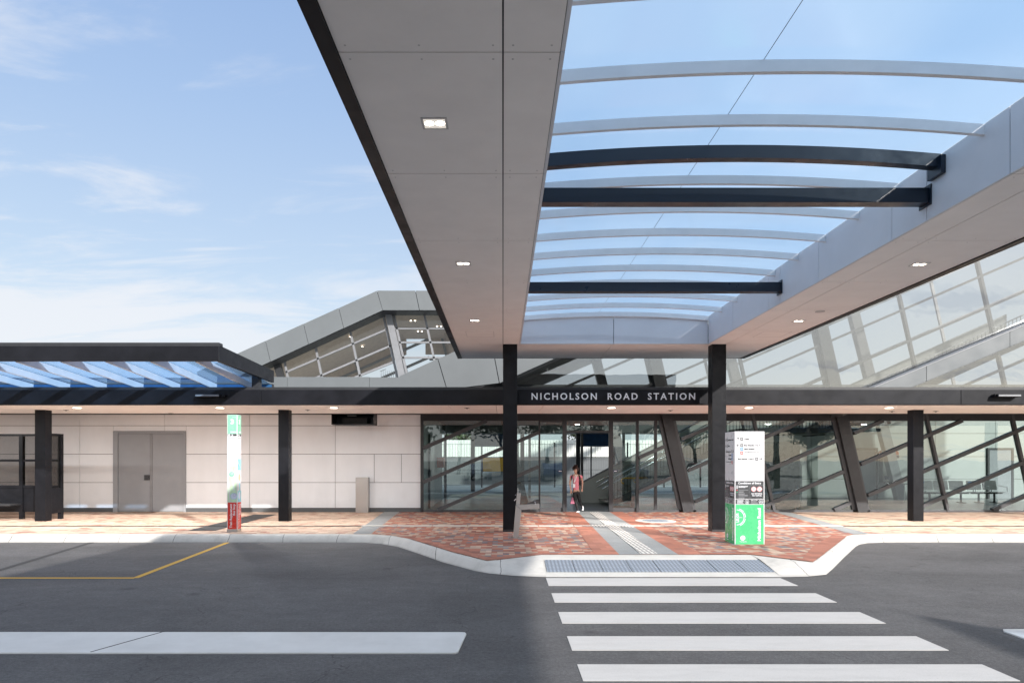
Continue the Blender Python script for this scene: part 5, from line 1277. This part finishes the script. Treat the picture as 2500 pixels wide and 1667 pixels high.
skin('shirt', ns, [('c','w'),('w','p'),('c','u'),('u','k'),('u','sr'),('sr','er'),('u','sl'),('sl','el')], ['shirt'], pe_, 2, root='c')
nh = {'a': (pq(452,322,.01), (.072,.074)), 'b': (pq(470,350,.03), (.058,.062)), 'c': (pq(492,395,.045), .036), 'd': (pq(428,290,-.01), .034)}
skin('hair', nh, [('a','b'),('b','c'),('a','d')], ['hair'], pe_, 2)
MB().ell(pq(382,350,-.075),(.034,.016,.016)).ell(pq(415,350,-.088),(.026,.014,.016)).build('sunglasses', 'rubber', pe_, smooth=True)
skin('shoe', {'a': (pq(535,1352,-.02), (.036,.030)), 'b': (pq(490,1358,-.05), (.034,.028)), 'c': (pq(452,1364,-.09), (.032,.020))}, [('a','b'),('b','c')], ['white'], pe_, 2)
skin('shoe', {'a': (pq(612,1222,.19), (.032,.032)), 'b': (pq(630,1285,.16), (.034,.032)), 'c': (pq(622,1338,.11), (.032,.028))}, [('a','b'),('b','c')], ['white'], pe_, 2)
m = MB()
for a, b in (((425,470),(400,660)),((470,470),(405,660))): m.bar((pq(*a)[0],pq(*a)[2]),(pq(*b)[0],pq(*b)[2]),.014,19.835,19.84)
ly = m.build('lanyard', 'white', pe_)
MB().box(pq(372,0)[0],pq(420,0)[0],19.82,19.83,pq(0,775)[2],pq(0,690)[2]).build('badge', 'white', pe_)
bp = thing('backpack', 'black backpack worn by the walking woman', 'backpack', pq(500,780,.14))
skin('pack', {'a': (pq(475,570,.16), (.11,.07)), 'b': (pq(485,680,.17), (.125,.085)), 'c': (pq(490,760,.16), (.11,.075))}, [('a','b'),('b','c')], ['rubber'], bp, 2)
skin('strap', {'a': (pq(505,470,.03), .018), 'b': (pq(528,505,-.08), .020), 'c': (pq(545,620,-.10), .018), 'd': (pq(572,740,.02), .018)}, [('a','b'),('b','c'),('c','d')], ['rubber'], bp, 1)
skin('strap', {'a': (pq(395,475,.03), .018), 'b': (pq(350,500,-.07), .018), 'c': (pq(335,600,-.07), .018)}, [('a','b'),('b','c')], ['rubber'], bp, 1)
hb_ = thing('handbag', 'pink carry bag hanging from the walking woman hand', 'bag', pq(355,1170,-.08))
a, b, c_, d_ = pq(345,1010), pq(375,1010), pq(412,1165), pq(308,1165)
MB().prism([(d_[0],d_[2]),(c_[0],c_[2]),(b[0],b[2]),(a[0],a[2])], 'y', 19.85, 19.93).build('bag_body', 'bagpink', hb_, bevel=.01)
MB().cyl(pq(345,905,-.08),pq(350,1012,-.08),.008,n=6).cyl(pq(335,905,-.08),pq(372,1012,-.08),.008,n=6).build('handle', 'rubber', hb_)

# ------------------------------------------------------------------ trees and parked cars behind the viewer (seen mirrored in the glass) and beyond the station
def make_tree(seed, h):
    rnd = random.Random(seed); t = bpy.data.objects.new('gum_tree', None); COL.objects.link(t); ORG[t] = Vector((0,0,0))
    tr = MB(); top = Vector((rnd.uniform(-.3,.3), rnd.uniform(-.3,.3), h*.55)); tr.cyl((0,0,0), top, .16, .09, n=8); tips = []
    for i in range(7):
        a = i*2*math.pi/7+rnd.uniform(-.3,.3); st_ = Vector((0,0,0)).lerp(top, rnd.uniform(.55,1)); en = st_+Vector((math.cos(a)*rnd.uniform(.9,1.7), math.sin(a)*rnd.uniform(.9,1.7), rnd.uniform(.7,h*.42)))
        tr.cyl(st_, en, .06, .025, n=6); tips += [en, st_.lerp(en,.7)]
    tr.build('trunk', 'bark', t)
    cr_ = MB()
    for tip in tips+[top+Vector((0,0,h*.3))]:
        rr = rnd.uniform(.6,1.05)
        for k in range(120):
            p = tip+Vector((rnd.gauss(0,1),rnd.gauss(0,1),rnd.gauss(0,.7)))*rr*.45
            u = Vector((rnd.gauss(0,1),rnd.gauss(0,1),rnd.gauss(0,1))).normalized()*.16; v = u.orthogonal().normalized()*.07
            cr_.poly([p-u, p+v, p+u, p-v])
    cr_.build('crown', 'leaf', t)
    return t
protos = [make_tree(s_, 5.2+s_*.6) for s_ in range(3)]
spots = [(-34,-34,'leftmost gum tree beyond the car park'),(-28,-36,'second gum tree from the left beyond the car park'),(-22,-34,'third gum tree from the left beyond the car park'),(-16,-37,'gum tree behind the far left silver car'),(-10,-34,'gum tree behind the white parked car on the left'),(-5,-37,'gum tree behind the blue grey cars'),(0,-34,'gum tree directly behind the middle of the car park'),(5,-37,'gum tree just right of the car park middle'),(10,-34,'gum tree behind the blue parked car'),(15,-36,'gum tree behind the white car on the right'),(21,-34,'gum tree behind the last dark car'),(27,-37,'second gum tree from the right end'),(34,-34,'rightmost gum tree beyond the car park'),
 (-14,62,'gum tree far behind the station, left'),(-4,66,'gum tree far behind the hall doors'),(7,60,'gum tree far behind the stair'),(19,64,'gum tree far behind the interior wall')]
used = set()
for i, (x, y, lab) in enumerate(spots):
    k = i % 3
    t = protos[k] if k not in used else copy_tree(protos[k]); used.add(k)
    t.location = Vector((x, y, -.03 if y > 0 else -.03))*S; t.rotation_euler.z = i*1.3; t.scale = [(1.25 if y < 0 else .95)+.12*((i*7) % 4)]*3
    tag(t, lab, 'tree', 'gum trees around the station')
struct(MB().box(-45,45,-30,-12,-.02,.012).build('car_park', 'asphalt'))
carp = [paint('car_'+n_, c_, .25, .3) for n_, c_ in (('silver',(.45,.46,.48)),('white',(.75,.75,.75)),('blue',(.05,.10,.25)),('red',(.35,.03,.03)),('dark',(.05,.05,.06)))]
def make_car(pm):
    t = bpy.data.objects.new('parked_car', None); COL.objects.link(t); ORG[t] = Vector((0,0,0))
    b = MB(); pr = [(-1.9,.30),(-1.95,.62),(-1.85,.82),(-1.0,.92),(-.35,1.32),(.75,1.34),(1.45,.98),(1.88,.88),(1.93,.5),(1.85,.30)]
    b.prism(pr, 'y', -.76, .76); o = b.build('body', pm, t, bevel=.08)
    gl_ = MB(); gl_.prism([(-.86,.95),(-.32,1.27),(.70,1.29),(1.22,1.0)], 'y', -.765, .765); gl_.build('side_window', 'signdark', t)
    w1 = MB(); w1.prism([(-1.0,.935),(-.37,1.31),(-.39,1.325),(-1.02,.95)], 'y', -.62, .62); w1.build('windscreen', 'signdark', t)
    for sx in (-1.2, 1.2):
        for sy in (-.70, .70):
            w_ = MB().cyl((sx,sy-.1,.30),(sx,sy+.1,.30),.30,n=20).build('wheel', 'rubber', t)
            MB().cyl((sx,sy-.11,.30),(sx,sy+.11,.30),.17,n=14).build('rim', 'steel', w_)
    for sy in (-.55,.55): MB().box(-1.97,-1.88,sy-.15,sy+.15,.60,.74).build('headlight', 'white', t)
    return t
clab = ['silver parked hatchback','white parked car','blue parked car','red parked car','dark grey parked car']
for i, x in enumerate((-19,-15,-8,-2,4,10,16,21)):
    k = [0,1,4,0,2,1,3,4][i]
    t = make_car(carp[k]); t.location = Vector((x, -15.5-(i % 2)*.8, .012))*S; t.rotation_euler.z = R(90+8*((i % 3)-1)+(55 if i in (2,5) else 0)); t.scale = (1.05,)*3
    tag(t, clab[k]+f' {["far left of the car park","second from the left","in front of the left trees","just left of the middle","just right of the middle","before the right trees","third from the right end","at the far right end"][i]}', 'car', 'cars in the car park')
for o in list(bpy.data.objects):
    if o.name.startswith('Plane') : pass
